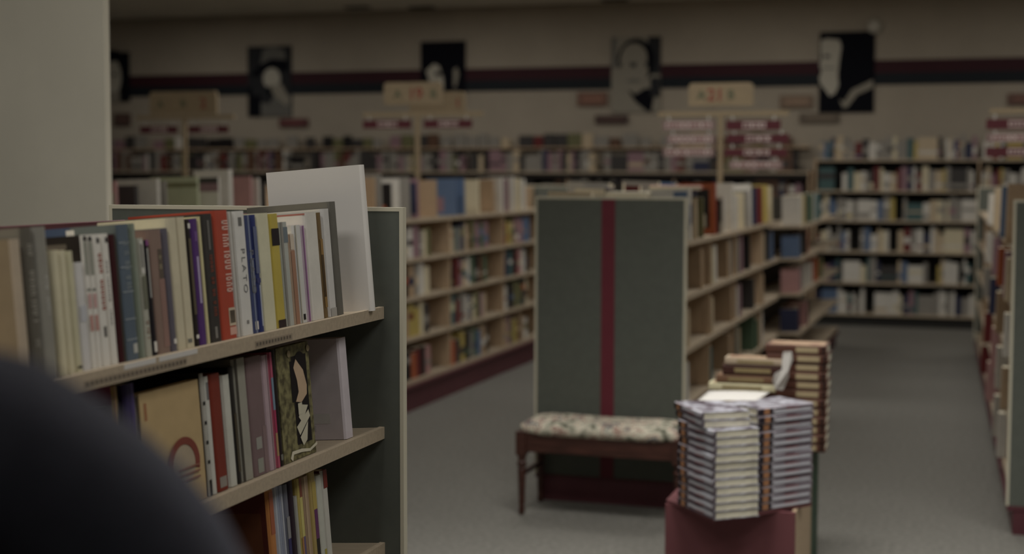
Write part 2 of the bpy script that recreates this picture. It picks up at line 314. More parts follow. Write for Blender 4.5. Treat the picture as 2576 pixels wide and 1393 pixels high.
top = [
 # name, Y, t, h, d, cover, spine, bands, art, label
 (1.728, .0195, .202, .135, P((160, 138, 104)), P((184, 164, 138)), [], [], 'tan book nearest the person on the top shelf'),
 (1.754, .0235, .217, .15, P((132, 124, 108)), P((98, 92, 80)), letters(.38, .9, .25, .75, P((150, 144, 130)), 12, 1)+letters(.22, .3, .25, .75, P((150, 144, 130)), 3, 2), [], 'dark grey book with large faint vertical capitals, upper shelf'),
 (1.779, .0305, .217, .15, P((140, 136, 124)), P((142, 138, 126)), letters(.42, .68, .5, .75, P((190, 186, 176)), 11, 3), [], 'pale grey book with small white spine lettering beside the cream set'),
 (1.818, .0165, .182, .12, CR, CR, [], [], 'first of three matching cream paperbacks beside the pale grey book'),
 (1.8355, .0165, .181, .12, CR, CR, [], [], 'middle one of three matching cream paperbacks on the top shelf'),
 (1.853, .0165, .179, .12, CR, P((198, 190, 152)), [(.1, .9, .03, .05, DK)], [], 'last of three matching cream paperbacks, against the white one'),
 (1.8705, .0225, .161, .12, P((196, 192, 186)), P((208, 204, 200)), [(.1, .9, .45, .6, P((190, 190, 194)))], [], 'short white book after the cream paperbacks'),
 (1.894, .0128, .201, .14, P((44, 36, 32)), W, [(0, 1, .955, .99, DK), (0, 1, .70, .95, P((150, 150, 134))), (.2, .8, .58, .60, GY), (.15, .85, .45, .56, P((206, 158, 152))), (.15, .85, .28, .40, P((198, 140, 128)))], [(.0, .8, .9, .94, P((110, 98, 84)))], 'thin white volume with pink spine blocks, nearer of the pair'),
 (1.9075, .0128, .200, .14, P((44, 36, 32)), W, [(0, 1, .955, .99, DK), (0, 1, .70, .95, P((150, 150, 134))), (.2, .8, .58, .60, GY), (.15, .85, .45, .56, P((206, 158, 152))), (.15, .85, .28, .40, P((198, 140, 128)))], [], 'thin white volume with pink spine blocks, farther of the pair'),
 (1.921, .0232, .201, .14, W, W, letters(.42, .86, .45, .85, P((178, 80, 60)), 11, 5)+[(.4, .7, .93, .97, DK), (.4, .7, .22, .3, P((90, 86, 80)))], [], 'white book with red vertical spine lettering'),
 (1.945, .0205, .201, .14, W, W, letters(.3, .8, .3, .5, P((140, 136, 130)), 14, 6)+[(.4, .7, .93, .97, DK)], [], 'white book with small grey spine lettering beside the maroon one'),
 (1.9665, .0185, .199, .13, DK, P((66, 22, 26)), [(.62, .95, 0, 1, P((70, 64, 56)))], [], 'thin dark maroon book between white and slate blue spines'),
 (1.986, .0375, .214, .15, P((70, 86, 116)), P((88, 102, 116)), [(.05, .95, z, z+.008, P((150, 158, 160))) for z in (.15, .3, .5, .68, .86)]+letters(.52, .95, .45, .8, P((130, 140, 142)), 12, 7)+[(.55, .85, .05, .12, P((180, 180, 170)))], [(.45, 1, 0, 1, P((104, 112, 108))), (.4, .5, .94, .98, W)], 'thick slate blue book with ladder-like spine print'),
 (2.025, .018, .214, .15, P((110, 118, 104)), P((120, 130, 112)), [(.35, .55, 0, 1, P((150, 158, 140)))], [], 'tall grey-green book right after the slate blue one'),
 (2.044, .0195, .19, .14, P((176, 176, 150)), P((176, 174, 156)), [(.1, .75, .7, .98, P((200, 196, 184))), (.3, .6, .75, .95, P((130, 126, 116))), (.2, .9, .4, .68, P((112, 112, 92)))]+letters(.15, .35, .3, .7, P((150, 120, 100)), 5, 8), [], 'green and cream book with a pale sticker high on its spine'),
 (2.064, .0132, .186, .13, P((104, 60, 100)), P((32, 28, 34)), [(0, 1, .95, 1, P((140, 70, 130))), (.3, .6, .5, .93, P((170, 168, 160))), (.2, .8, .03, .12, W)], [], 'thin black paperback with a magenta top and white title line'),
 (2.078, .0405, .202, .14, P((140, 110, 96)), P((140, 112, 98)), [(.55, .85, .6, .84, P((96, 82, 68))), (.6, .8, .68, .72, P((196, 180, 140))), (.6, .8, .76, .79, P((196, 180, 140))), (.5, .9, .05, .6, P((150, 112, 100)))], [], 'dusty rose brown book with a dark spine panel'),
 (2.1195, .0205, .203, .14, P((96, 92, 96)), P((98, 92, 104)), [(.4, .8, .06, .1, W)], [], 'purple-grey book between the rose brown and thick cream ones'),
 (2.141, .0555, .22, .135, P((214, 204, 168)), P((206, 194, 160)), [(.42, .5, 0, 1, P((184, 170, 136))), (.55, .8, .04, .07, GY)], [], 'very thick cream book with a plain spine'),
 (2.1975, .0142, .215, .14, DK, P((44, 36, 32)), [(.2, .8, .25, .85, P((96, 84, 62))), (.3, .9, .93, .97, W), (.2, .8, .06, .09, W)], [], 'thin black and olive book just before the purple one'),
 (2.2125, .0252, .216, .14, P((78, 44, 110)), P((88, 50, 122)), [(.4, .66, .33, .7, P((176, 160, 196))), (.35, .7, .82, .9, P((116, 76, 146)))], [], 'bright purple book with a white title line'),
 (2.2385, .0085, .219, .15, P((214, 204, 150)), P((208, 196, 140)), [], [], 'thin pale yellow book squeezed beside the purple one'),
 (2.248, .0415, .223, .15, P((60, 58, 54)), P((58, 54, 50)), letters(.2, .7, .45, .7, P((140, 62, 44)), 16, 9)+[(.45, .62, .72, .95, P((108, 104, 98))), (.4, .6, .03, .12, P((130, 126, 118)))], [], 'black book with dull red spine lettering'),
 (2.2905, .0545, .228, .17, P((190, 70, 46)), P((188, 66, 42)), letters(.36, .93, .5, .9, P((224, 178, 160)), 13, 10)+[(.5, .95, .1, .24, P((200, 180, 150))), (.56, .9, .12, .22, P((86, 74, 60))), (.5, .95, .03, .09, P((214, 160, 140)))], [], 'thick orange-red book with large pale lettering'),
 (2.346, .017, .225, .15, P((196, 192, 184)), P((192, 188, 178)), [(.45, .6, 0, 1, P((160, 152, 140)))], [], 'thin white-grey book right beside the orange-red one'),
 (2.364, .043, .225, .15, W, P((214, 210, 202)), [(.35, .65, .88, .95, P((110, 108, 104))), (.4, .6, .09, .12, P((130, 126, 120)))], [], 'thick white PLATO book with spaced grey capitals'),
 (2.408, .0208, .217, .14, P((70, 80, 120)), P((70, 80, 126)), [(.3, .55, 0, 1, P((120, 130, 158))), (.1, .9, .35, .62, P((128, 134, 150))), (.2, .8, .03, .1, W)], [], 'blue book with mottled spine next to PLATO'),
 (2.4295, .021, .217, .14, P((44, 54, 110)), P((46, 56, 118)), [(.5, .7, .05, .4, P((170, 176, 196))), (.1, .9, .5, .9, P((96, 104, 140))), (.1, .9, .42, .46, P((60, 64, 120)))], [], 'deep blue book beside the pale cream one'),
 (2.4515, .0495, .219, .15, P((214, 208, 172)), P((210, 204, 168)), [], [], 'pale cream book just before the yellow one'),
 (2.5025, .0375, .217, .14, P((196, 172, 66)), P((194, 170, 60)), [(.05, .98, .72, .87, P((36, 26, 28))), (.05, .98, 0, .07, P((50, 36, 34)))], [], 'mustard yellow book with black spine blocks'),
 (2.541, .035, .2, .14, P((150, 148, 140)), P((176, 178, 168)), [(.4, .9, .8, .95, P((112, 124, 130))), (.1, .35, 0, 1, P((140, 136, 126)))], [], 'light grey book beside the mustard yellow one'),
 (2.5775, .023, .175, .12, P((196, 170, 140)), P((190, 158, 130)), [(.0, 1, .0, .82, P((170, 120, 92))), (0, 1, .83, 1, P((208, 190, 166)))], [], 'short peach and tan book between pale spines'),
 (2.6015, .033, .192, .13, W, P((208, 206, 200)), [(.0, .25, 0, 1, P((176, 170, 150))), (.35, .65, .03, .09, DK)], [(.0, .7, .86, .98, P((96, 100, 92))), (.2, .5, .9, .97, DK), (.0, .45, .88, .99, P((140, 148, 150)))], 'white book with a small black emblem at its foot'),
 (2.6355, .0165, .19, .13, P((170, 128, 160)), P((196, 170, 188)), [(.1, .5, 0, 1, P((150, 96, 146)))], [], 'thin lilac-edged book beside the white emblem one'),
 (2.6545, .057, .214, .165, P((224, 218, 208)), P((216, 210, 198)), [], [(.25, .62, .87, .91, P((64, 48, 36))), (0, 1, .985, 1, P((190, 110, 96)))], 'thick white book with a red top line and brown cover mark'),
 (2.7125, .0185, .214, .14, P((120, 100, 70)), P((122, 96, 58)), [(.1, .9, .1, .75, P((150, 112, 54))), (.2, .7, .2, .6, P((94, 74, 50)))], [], 'thin ochre patterned book between two white ones'),
 (2.738, .034, .221, .14, W, P((208, 204, 198)), [(.0, 1, 0, .08, P((170, 166, 158)))], [], 'white book just before the tall grey one'),
 (2.7745, .033, .235, .19, P((110, 106, 96)), P((104, 100, 90)), [], [], 'tall plain grey book leaning against the oversized white one'),
]
for i, (Y, t, h, d, cv, sp, bands, art, lab) in enumerate(top):
    o = put_book('book', lab, 'book', 'books on the top shelf of the near bookcase', place_fg(Y, 1.3065), book_parts(d, t, h, cv, sp, bands, art, hard=(t > .035)))
    if 'PLATO' in lab:
        fc = bpy.data.curves.new('title', 'FONT'); fc.body = 'PLATO'; fc.size = .0205; fc.space_character = 1.45; fc.align_x = 'CENTER'; fc.align_y = 'CENTER'
        fc.materials.append(P((112, 112, 112))); fo = bpy.data.objects.new('title', fc); C.objects.link(fo); fo.parent = o
        # reads downwards on the spine: text right -> -Z, text up -> -Y... facing +X
        fo.matrix_local = Matrix(((0, 0, 1, .0008), (0, 1, 0, t*.52), (-1, 0, 0, h*.52), (0, 0, 0, 1)))
# the oversized white one at the end of the shelf
put_book('oversized_book', 'oversized plain white book standing tallest at the end of the top shelf', 'book', 'books on the top shelf of the near bookcase', place_fg(2.885, 1.3065, X=-1.232), book_parts(.225, .02, .312, mat('white_board', (224, 218, 210), .6, spec=.2), hard=True))
S2 = 'second'
second = [
 (1.955, .0145, .20, .14, P((60, 54, 56)), P((70, 62, 60)), [], [], 'dim dark book half hidden behind the shoulder, second shelf'),
 (1.972, .0125, .228, .14, P((150, 70, 100)), P((170, 140, 70)), [(.0, .3, 0, 1, P((150, 60, 100)))], [], 'thin yellow and magenta book near the shoulder, second shelf'),
 (2.004, .0280, .226, .14, P((50, 40, 70)), P((60, 50, 96)), [(.55, .95, 0, 1, P((80, 66, 120)))], [], 'violet book before the tan face-out one'),
 (2.238, .0108, .213, .14, P((40, 36, 34)), P((176, 172, 160)), [(.1, .9, .1+.16*k, .13+.16*k, DK) for k in range(5)]+[(.0, 1, 0, .12, DK)], [], 'thin white book with black ticks beside the tan face-out one'),
 (2.2495, .0165, .206, .14, P((60, 30, 26)), P((204, 202, 190)), [(.3, .7, .8, .95, P((120, 120, 120)))], [], 'white book before the deep red one, second shelf'),
 (2.267, .0400, .207, .14, P((140, 52, 36)), P((138, 48, 32)), [(.2, .8, .03, .12, P((150, 140, 128)))], [], 'deep red book between two white ones, second shelf'),
 (2.3135, .0270, .2, .14, P((30, 26, 26)), P((204, 202, 188)), [], [], 'white book after the deep red one, second shelf'),
 (2.3415, .0140, .212, .15, P((28, 24, 26)), P((48, 44, 40)), [(.2, .8, .1, .6, P((80, 70, 50)))], [], 'thin black book behind white ones, second shelf'),
 (2.357, .0450, .223, .14, P((130, 126, 110)), P((160, 156, 140)), [(.0, .25, 0, 1, P((70, 64, 54)))], [], 'grey-cream book beside the mauve one, second shelf'),
 (2.403, .0615, .22, .15, P((134, 108, 106)), P((128, 102, 102)), [(.25, .6, .22, .32, P((160, 156, 146))), (.25, .6, .02, .14, P((150, 150, 136))), (.7, .95, 0, .4, P((140, 112, 112)))], [], 'thick mauve brown book with grey stickers, second shelf'),
 (2.4655, .0275, .217, .14, P((176, 140, 150)), P((186, 158, 166)), [(.55, .7, 0, 1, P((150, 116, 124)))], [], 'pale pink book beside the striped one, second shelf'),
 (2.494, .0130, .22, .14, P((190, 70, 100)), P((190, 80, 104)), [(0, 1, .0, .1, P((200, 80, 110))), (0, 1, .1, .3, P((180, 140, 90))), (0, 1, .3, .5, P((186, 50, 92))), (0, 1, .5, .78, P((120, 146, 168))), (0, 1, .78, 1, P((196, 80, 110)))], [], 'thin book with pink, blue and yellow spine bands'),
 (2.508, .0150, .222, .14, P((36, 26, 28)), P((40, 30, 30)), [(.2, .8, .05, .1, GY)], [], 'thin black book beside the patterned face-out one'),
 (2.812, .0390, .213, .17, P((206, 192, 194)), P((214, 202, 208)), [], [(.45, .8, .16, .26, P((196, 190, 184))), (.15, .6, .08, .14, P((184, 174, 176)))], 'mauve-grey book at the end of the second shelf'),
]
for Y, t, h, d, cv, sp, bands, art, lab in second:
    put_book('book', lab, 'book', 'books on the second shelf of the near bookcase', place_fg(Y, 1.0415), book_parts(d, t, h, cv, sp, bands, art, hard=(t > .035)))
# two face-out books (front cover turned to the aisle)
def ngon(cx, cy, rx, ry, n=20, a0=0, a1=360):
    return [(cx+rx*math.cos(R(a0+(a1-a0)*k/n)), cy+ry*math.sin(R(a0+(a1-a0)*k/n))) for k in range(n+(0 if a1-a0 >= 360 else 1))]
def arc(cx, cy, r1x, r1y, r2x, r2y, a0, a1, n=16): return ngon(cx, cy, r1x, r1y, n, a0, a1)+list(reversed(ngon(cx, cy, r2x, r2y, n, a0, a1)))
TANC = P((196, 164, 110)); REDR = P((140, 62, 48))
art = [(.06, .1, .78, .92, P((170, 110, 70)))]
art += [(ngon(.62, .35, .2, .175), P((178, 158, 130)))]
art += [(arc(.62, .34, .27, .225, .19, .165, 0+18*k, 22+18*k, 4), REDR) for k in range(-1, 11)]
art += [(.5, .86, .20+.05*k, .215+.05*k, P((150, 90, 70))) for k in range(3)]
FACE = Matrix.Rotation(R(90), 4, 'Z')        # front board turned from -Y to +X
put_book('book', 'tan square book shown face-out with a red ring on its cover', 'book', 'books on the second shelf of the near bookcase',
    Matrix.Translation((-1.262, 2.234, 1.0415)) @ Matrix.Rotation(-TILT, 4, 'Y') @ FACE, book_parts(.192, .022, .205, TANC, TANC, [], art, hard=True))
OLV = mat('olive_floral_print', (142, 134, 84), .5, scale=60, rgb2=(84, 76, 48)); BK = P((28, 20, 22)); FL = P((206, 172, 136)); CRM = P((206, 198, 170))
art = [(.42, .86, .12, .9, BK), (.36, .5, .5, .86, BK), (ngon(.66, .84, .16, .09), BK), ([(.46, .8), (.54, .87), (.74, .76), (.82, .62), (.8, .54), (.62, .48), (.46, .5), (.56, .58), (.54, .68)], FL),
       ([(.5, .36), (.62, .46), (.8, .44), (.6, .3)], CRM), ([(.42, .28), (.8, .4), (.84, .34), (.5, .2)], CRM), ([(.5, .18), (.76, .3), (.7, .14), (.58, .1)], CRM),
       (.5, .62, .38, .48, CRM), ([(.16, .03), (.22, .085), (.5, .08), (.75, .055), (.98, .09), (.98, .065), (.75, .03), (.5, .05), (.26, .055), (.22, .0)], P((216, 208, 180))), (ngon(.34, .93, .05, .03, 10), P((170, 150, 110))), (ngon(.92, .94, .05, .03, 10), P((170, 150, 110)))]
put_book('book', 'olive floral face-out book with a dark-haired figure on its cover', 'book', 'books on the second shelf of the near bookcase',
    Matrix.Translation((-1.264, 2.674, 1.0415)) @ Matrix.Rotation(-TILT, 4, 'Y') @ FACE, book_parts(.146, .018, .223, OLV, OLV, [], art, hard=True))
third = [
 (2.482, .026, .216, .17, P((96, 40, 34)), P((196, 120, 54)), [(.2, .8, .6, .98, P((176, 90, 54)))], [(.2, .9, .3, .8, P((110, 60, 36)))], 'orange-spined book with a maroon cover, lowest visible shelf'),
 (2.512, .018, .217, .14, P((140, 146, 166)), P((176, 182, 194)), [(.4, .6, 0, 1, P((140, 150, 176)))], [], 'first pale blue-white book after the orange one, lowest shelf'),
 (2.531, .017, .215, .14, P((140, 146, 166)), P((150, 156, 176)), [(.3, .6, .1, .9, P((180, 182, 190)))], [], 'second pale blue-white book after the orange one, lowest shelf'),
 (2.55, .019, .213, .14, P((90, 94, 104)), P((110, 112, 126)), [(0, .8, .22, .5, P((50, 46, 104))), (.1, .9, .5, .7, P((140, 138, 140)))], [], 'grey and indigo book, lowest visible shelf'),
 (2.571, .022, .216, .14, P((44, 26, 36)), P((46, 28, 42)), [], [], 'dark plum book, lowest visible shelf'),
 (2.595, .011, .181, .13, P((170, 168, 160)), P((164, 162, 152)), [], [], 'thin short grey book, lowest visible shelf'),
 (2.608, .022, .213, .14, P((190, 160, 70)), P((190, 168, 80)), [(0, .5, 0, .45, P((176, 120, 60))), (.5, 1, 0, .45, P((100, 84, 130))), (.3, .9, .45, .82, P((204, 190, 100))), (.4, .9, .82, 1, P((140, 70, 50)))], [], 'yellow and violet banded book, lowest visible shelf'),
 (2.632, .029, .212, .14, P((176, 140, 110)), P((172, 140, 108)), [(.2, .5, 0, 1, P((186, 156, 120)))], [], 'tan book between banded ones, lowest visible shelf'),
 (2.663, .030, .215, .14, P((176, 150, 80)), P((176, 150, 80)), [(.4, 1, .36, .64, P((110, 50, 104))), (.4, 1, .0, .36, P((40, 32, 30))), (.3, .9, .64, .9, P((186, 160, 70)))], [], 'ochre, purple and black banded book, lowest visible shelf'),
 (2.695, .027, .202, .14, P((190, 190, 176)), P((196, 196, 182)), [(.5, 1, .14, .24, P((176, 160, 60)))], [], 'white book with a yellow foot mark, lowest visible shelf'),
 (2.724, .025, .207, .14, P((120, 44, 34)), P((200, 196, 184)), [(0, 1, .82, 1, P((128, 40, 30)))], [], 'white book with a red top at the end, lowest visible shelf'),
]
for Y, t, h, d, cv, sp, bands, art, lab in third:
    put_book('book', lab, 'book', 'books on the lowest visible shelf of the near bookcase', place_fg(Y, .7835), book_parts(d, t, h, cv, sp, bands, art, hard=(t > .035)))

# ------------------------------------------------------------------ shelf books farther away
PAL = [('tan', (170, 140, 106)), ('cream', (206, 192, 156)), ('white', (204, 198, 186)), ('grey', (140, 134, 124)), ('navy', (44, 48, 76)), ('brown', (98, 66, 46)), ('dark red', (112, 34, 34)), ('black', (32, 28, 28)),
       ('olive', (108, 106, 66)), ('yellow', (180, 156, 72)), ('mauve', (144, 108, 116)), ('green', (74, 98, 72)), ('blue', (86, 108, 142)), ('orange', (178, 84, 44)), ('beige', (190, 168, 134)), ('pink', (178, 128, 124)), ('teal', (64, 96, 96)), ('charcoal', (62, 58, 56)), ('pale green', (178, 184, 146))]
PD = dict(PAL)
def col(n): return P(PD[n])
class Row:
    """books standing in a row whose spines face sx (+1 or -1 along X)"""
    def __init__(s, x, z, sx, where, group, xf=None, tilt=0): s.x, s.z, s.sx, s.where, s.group, s.n, s.xf, s.tilt = x, z, sx, where, group, 0, xf, tilt
    def add(s, y, t, h, d, cname, art=(), bands=(), spine=None, what='book', lift=0):
        k = s.n; s.n += 1
        lab = '%s %s, %s %s' % (cname, what, ORD[k], s.where)
        parts = book_parts(d, t, h, col(cname), col(spine) if spine else None, bands, art, hard=False, rnd=False)
        z = s.z+lift; zoff = 0
        if s.sx > 0: M4 = Matrix.Translation((s.x, y, z)) @ Matrix.Rotation(-s.tilt, 4, 'Y')
        else: M4 = Matrix.Translation((s.x, y+t, z)) @ Matrix.Rotation(s.tilt, 4, 'Y') @ Matrix.Rotation(math.pi, 4, 'Z')
        if s.xf: M4 = s.xf @ M4
        return put_book('book', lab, 'book', s.group, M4, parts, two=False)
    def fill(s, y0, y1, tr, hr, dr, names, rnd):
        y = y0
        while True:
            t = rnd.uniform(*tr)
            if y+t > y1: break
            n = names.pop(0) if names else rnd.choice([p[0] for p in PAL[:18]])
            bands = ()
            if rnd.random() < .6:
                c2 = col(rnd.choice([p[0] for p in PAL])); a = rnd.uniform(.1, .6); bands = ((.05, .95, a, a+rnd.uniform(.06, .3), c2),)
            s.add(y, t, rnd.uniform(*hr), rnd.uniform(*dr), n, bands=bands)
            y += t+rnd.uniform(.001, .004)
D_ = .01/.38
SHN = ['top', 'second', 'third', 'fourth', 'lowest']
# bookcase between the cream-edged panel and the bench
rn = random.Random(11)
names = {
 1: ['white', 'orange', 'cream', 'grey', 'white', 'mauve', 'grey', 'cream', 'olive', 'beige', 'teal', 'grey', 'navy', 'beige', 'brown', 'olive', 'mauve', 'green', 'mauve', 'dark red', 'yellow', 'olive'],
 2: ['navy', 'tan', 'beige', 'black', 'tan', 'grey', 'white', 'cream', 'black', 'dark red', 'mauve', 'beige', 'white', 'green', 'black', 'brown', 'green', 'navy', 'teal', 'black', 'dark red', 'pink'],
 3: ['tan', 'pink', 'olive', 'tan', 'yellow', 'yellow', 'cream', 'charcoal', 'teal', 'dark red', 'grey', 'white', 'navy', 'cream', 'olive', 'mauve', 'beige', 'white', 'black', 'charcoal', 'olive'],
 4: ['cream', 'dark red', 'orange', 'black', 'black', 'orange', 'dark red', 'black', 'pink', 'orange', 'charcoal', 'yellow', 'black', 'grey', 'green', 'blue', 'tan', 'black', 'tan', 'mauve', 'olive', 'yellow'],
}
zs_l = [1.29, 1.025, .765, .495, .205]
for k in (1, 2, 3, 4):
    r = Row(-3.655, zs_l[k]+.001, 1, 'along the %s shelf, bookcase left of the bench' % SHN[k], 'books on the bookcase left of the bench', tilt=D_)
    nm = names[k]
    for a, b in ((8.8, 9.62), (9.99, 10.85), (11.24, 11.95)):
        r.fill(a, b, (.06, .115), (.17, .225), (.13, .16), nm, rn)
r = Row(-3.665, 1.291, 1, 'along the top shelf, bookcase left of the bench', 'books on the bookcase left of the bench', tilt=D_)
for y, t, h, d, c, art in [
 (5.52, .03, .25, .30, 'grey', [(.2, .9, .1, .6, col('pink'))]), (5.70, .025, .27, .26, 'pink', [(.55, 1, .2, .8, P((170, 156, 136)))]), (5.86, .03, .25, .24, 'charcoal', [(.3, 1, .0, .35, col('brown'))]),
 (6.05, .03, .28, .22, 'white', []), (6.12, .02, .27, .2, 'grey', []), (6.42, .02, .29, .26, 'pale green', [(.3, 1, .82, .9, P((120, 120, 80)))]), (6.63, .02, .285, .28, 'white', [(.55, 1, .9, 1, col('charcoal')), (.5, 1, .75, .9, col('mauve'))]),
 (6.74, .04, .325, .2, 'white', []), (6.97, .02, .29, .25, 'pink', [(.1, .5, .0, .4, col('black'))]), (7.06, .02, .28, .2, 'white', []), (7.13, .02, .25, .2, 'charcoal', []),
 (8.35, .03, .29, .2, 'beige', []), (8.62, .03, .28, .22, 'tan', []), (8.72, .03, .3, .24, 'grey', []), (9.02, .03, .27, .22, 'white', [(.05, .8, .25, .9, col('black')), (.2, .6, .1, .35, col('orange'))]), (9.2, .04, .28, .2, 'grey', []),
 (9.35, .05, .27, .2, 'mauve', [(.3, 1, .1, .9, col('navy'))]), (9.72, .03, .26, .22, 'tan', []), (10.12, .04, .27, .22, 'blue', [(.1, .6, .1, .5, col('mauve'))]), (10.3, .04, .27, .2, 'blue', []), (10.62, .05, .26, .2, 'cream', []),
 (11.0, .04, .26, .22, 'tan', [(.1, .5, .2, .8, col('charcoal'))]), (11.2, .06, .27, .2, 'white', []), (11.33, .05, .26, .2, 'mauve', []), (11.5, .06, .28, .2, 'white', []), (11.65, .06, .27, .2, 'cream', []), (11.8, .06, .26, .2, 'white', [])]:
    r.add(y, t, h, d, c, art)
# striped bookcase behind the bench, face towards the aisle
r = Row(-1.35, 1.276, 1, 'along the top shelf, bookcase with burgundy stripe', 'books on the bookcase with the burgundy stripe', tilt=D_)
for y, t, h, d, c, art, bands in [
 (7.08, .05, .25, .2, 'white', [(.6, .95, .2, .95, col('blue'))], [(.1, .9, .3, .7, col('blue'))]), (7.24, .04, .2, .2, 'beige', [], ()), (7.42, .03, .2, .18, 'olive', [], ()),
 (7.78, .05, .275, .2, 'orange', [(.25, .85, .12, .88, col('black')), (.35, .75, .14, .4, col('white')), (.4, .7, .6, .72, col('white'))], [(.1, .9, 0, 1, P((150, 44, 32)))]),
 (7.9, .04, .16, .15, 'black', [], ()), (8.06, .04, .2, .14, 'white', [(.5, .9, .3, .9, col('black'))], ()), (8.35, .05, .27, .3, 'white', [], ()), (8.5, .05, .2, .15, 'white', [], ()), (8.72, .07, .21, .15, 'cream', [], ()), (8.9, .06, .22, .15, 'grey', [], ()), (9.02, .07, .26, .24, 'white', [], ()), (9.25, .05, .24, .15, 'navy', [], ()), (9.5, .05, .24, .15, 'dark red', [], ()), (9.75, .06, .25, .15, 'yellow', [], ()), (9.95, .06, .24, .15, 'cream', [], ())]:
    r.add(y, t, h, d, c, art, bands)
zs_c = [1.275, 1.015, .755, .485, .2]
rows_c = {
 1: [(6.96, 'white'), (7.40, 'tan'), (7.72, 'cream'), (7.80, 'white'), (8.22, 'tan'), (8.30, 'grey'), (8.56, 'grey'), (8.70, 'mauve'), (9.0, 'black'), (9.62, 'beige'), (9.85, 'charcoal'), (10.05, 'blue')],
 2: [(6.96, 'white'), (7.06, 'beige'), (7.72, 'beige'), (8.36, 'tan'), (8.57, 'white'), (8.68, 'mauve'), (9.2, 'charcoal'), (9.62, 'tan')],
 3: [(6.96, 'mauve'), (7.05, 'white'), (7.70, 'teal'), (8.3, 'tan'), (8.56, 'teal'), (8.66, 'beige'), (9.25, 'green'), (9.40, 'green'), (9.60, 'white')],
 4: [(6.96, 'tan'), (7.5, 'grey'), (7.70, 'brown'), (8.0, 'dark red'), (8.1, 'white'), (8.2, 'white'), (8.7, 'brown'), (9.1, 'green'), (9.2, 'white')]}
for k, lst in rows_c.items():
    r = Row(-1.352, zs_c[k]+.001, 1, 'along the %s shelf, bookcase with burgundy stripe' % SHN[k], 'books on the bookcase with the burgundy stripe', tilt=D_)
    for y, c in lst: r.add(y, rn.uniform(.05, .075), rn.uniform(.18, .225), rn.uniform(.13, .16), c)
r = Row(-2.04, 1.276, -1, 'along the rear top shelf, bookcase with burgundy stripe', 'books on the bookcase with the burgundy stripe', tilt=D_)
for y, h, c in [(6.95, .235, 'beige'), (7.3, .28, 'white'), (7.36, .27, 'grey'), (7.6, .28, 'charcoal'), (8.0, .26, 'dark red'), (8.5, .28, 'grey'), (9.0, .27, 'blue')]: r.add(y, .05, h, .22, c)
# books lying flat across the top of the striped bookcase
def flat_book(x, y, z, rz, d, t, h, c, label, tiltx=0):
    M4 = Matrix.Translation((x, y, z)) @ Matrix.Rotation(rz, 4, 'Z') @ Matrix.Rotation(tiltx, 4, 'Y') @ Matrix.Rotation(R(90), 4, 'X')
    return put_book('book', label, 'book', 'books lying across the top of the striped bookcase', M4, book_parts(d, t, h, P(c), P(c), hard=False), two=True)
B_ = flat_book
B_(-1.55, 7.16, 1.487, R(4), .2, .022, .25, (200, 190, 160), 'cream book lying flat on top of the green striped panel')
B_(-1.38, 7.4, 1.487, R(-6), .2, .03, .24, (84, 96, 140), 'blue book lying flat on top of the striped bookcase')
B_(-1.36, 7.45, 1.5175, R(10), .26, .02, .28, (206, 130, 116), 'salmon pink book lying on the blue book')
B_(-1.78, 7.3, 1.487, R(2), .16, .04, .22, (60, 50, 50), 'dark book lying flat, farther back on top of the striped bookcase')
# dark bookcase beyond
zs_s = [1.22, .98, .72, .43, .17]
cols_s = {0: ['white', 'cream', 'yellow', 'navy', 'green', 'white', 'teal'], 1: ['blue', 'black', 'charcoal', 'orange'], 2: ['pink', 'mauve', 'white', 'white', 'orange', 'olive'], 3: ['navy', 'dark red', 'pink', 'dark red', 'black'], 4: ['dark red', 'grey', 'brown']}
for k, lst in cols_s.items():
    r = Row(-1.28, zs_s[k]+.001, 1, 'along the %s shelf, dark bookcase down the aisle' % SHN[k], 'books on the dark bookcase down the aisle', tilt=D_)
    y = 10.98
    for c in lst:
        t = rn.uniform(.06, .1) if k != 0 else .12; r.add(y, t, rn.uniform(.16, .2) if k else .22, .13, c); y += t*1.03+(.3 if rn.random() < .3 else 0)
# right-hand bookcase, face towards the aisle
RX = Matrix.Translation((.13, 6.82, 0)) @ Matrix.Rotation(RIGHT_A, 4, 'Z') @ Matrix.Translation((-.13, -6.82, 0))
cols_r = {0: [(7.2, 'tan', .28), (7.9, 'blue', .26), (8.9, 'beige', .24), (9.9, 'white', .2)], 1: [(7.1, 'beige', .2), (7.3, 'mauve', .22), (8.1, 'orange', .2), (8.9, 'mauve', .22), (10.2, 'white', .2)], 2: [(7.15, 'white', .2), (8.2, 'tan', .22), (9.3, 'navy', .22), (10.6, 'grey', .2)],
          3: [(7.3, 'tan', .2), (8.0, 'white', .22), (8.8, 'pink', .24), (10.2, 'dark red', .2)], 4: [(7.6, 'white', .22), (8.2, 'white', .22), (9.5, 'pink', .24), (10.8, 'dark red', .2)]}
for k, lst in cols_r.items():
    r = Row(.115, zs_c[k]+.001, -1, 'along the %s shelf, bookcase on the burgundy foot' % SHN[k], 'books on the bookcase on the burgundy foot', xf=RX, tilt=D_)
    for y, c, h in lst: r.add(y, .08, h, .18, c)
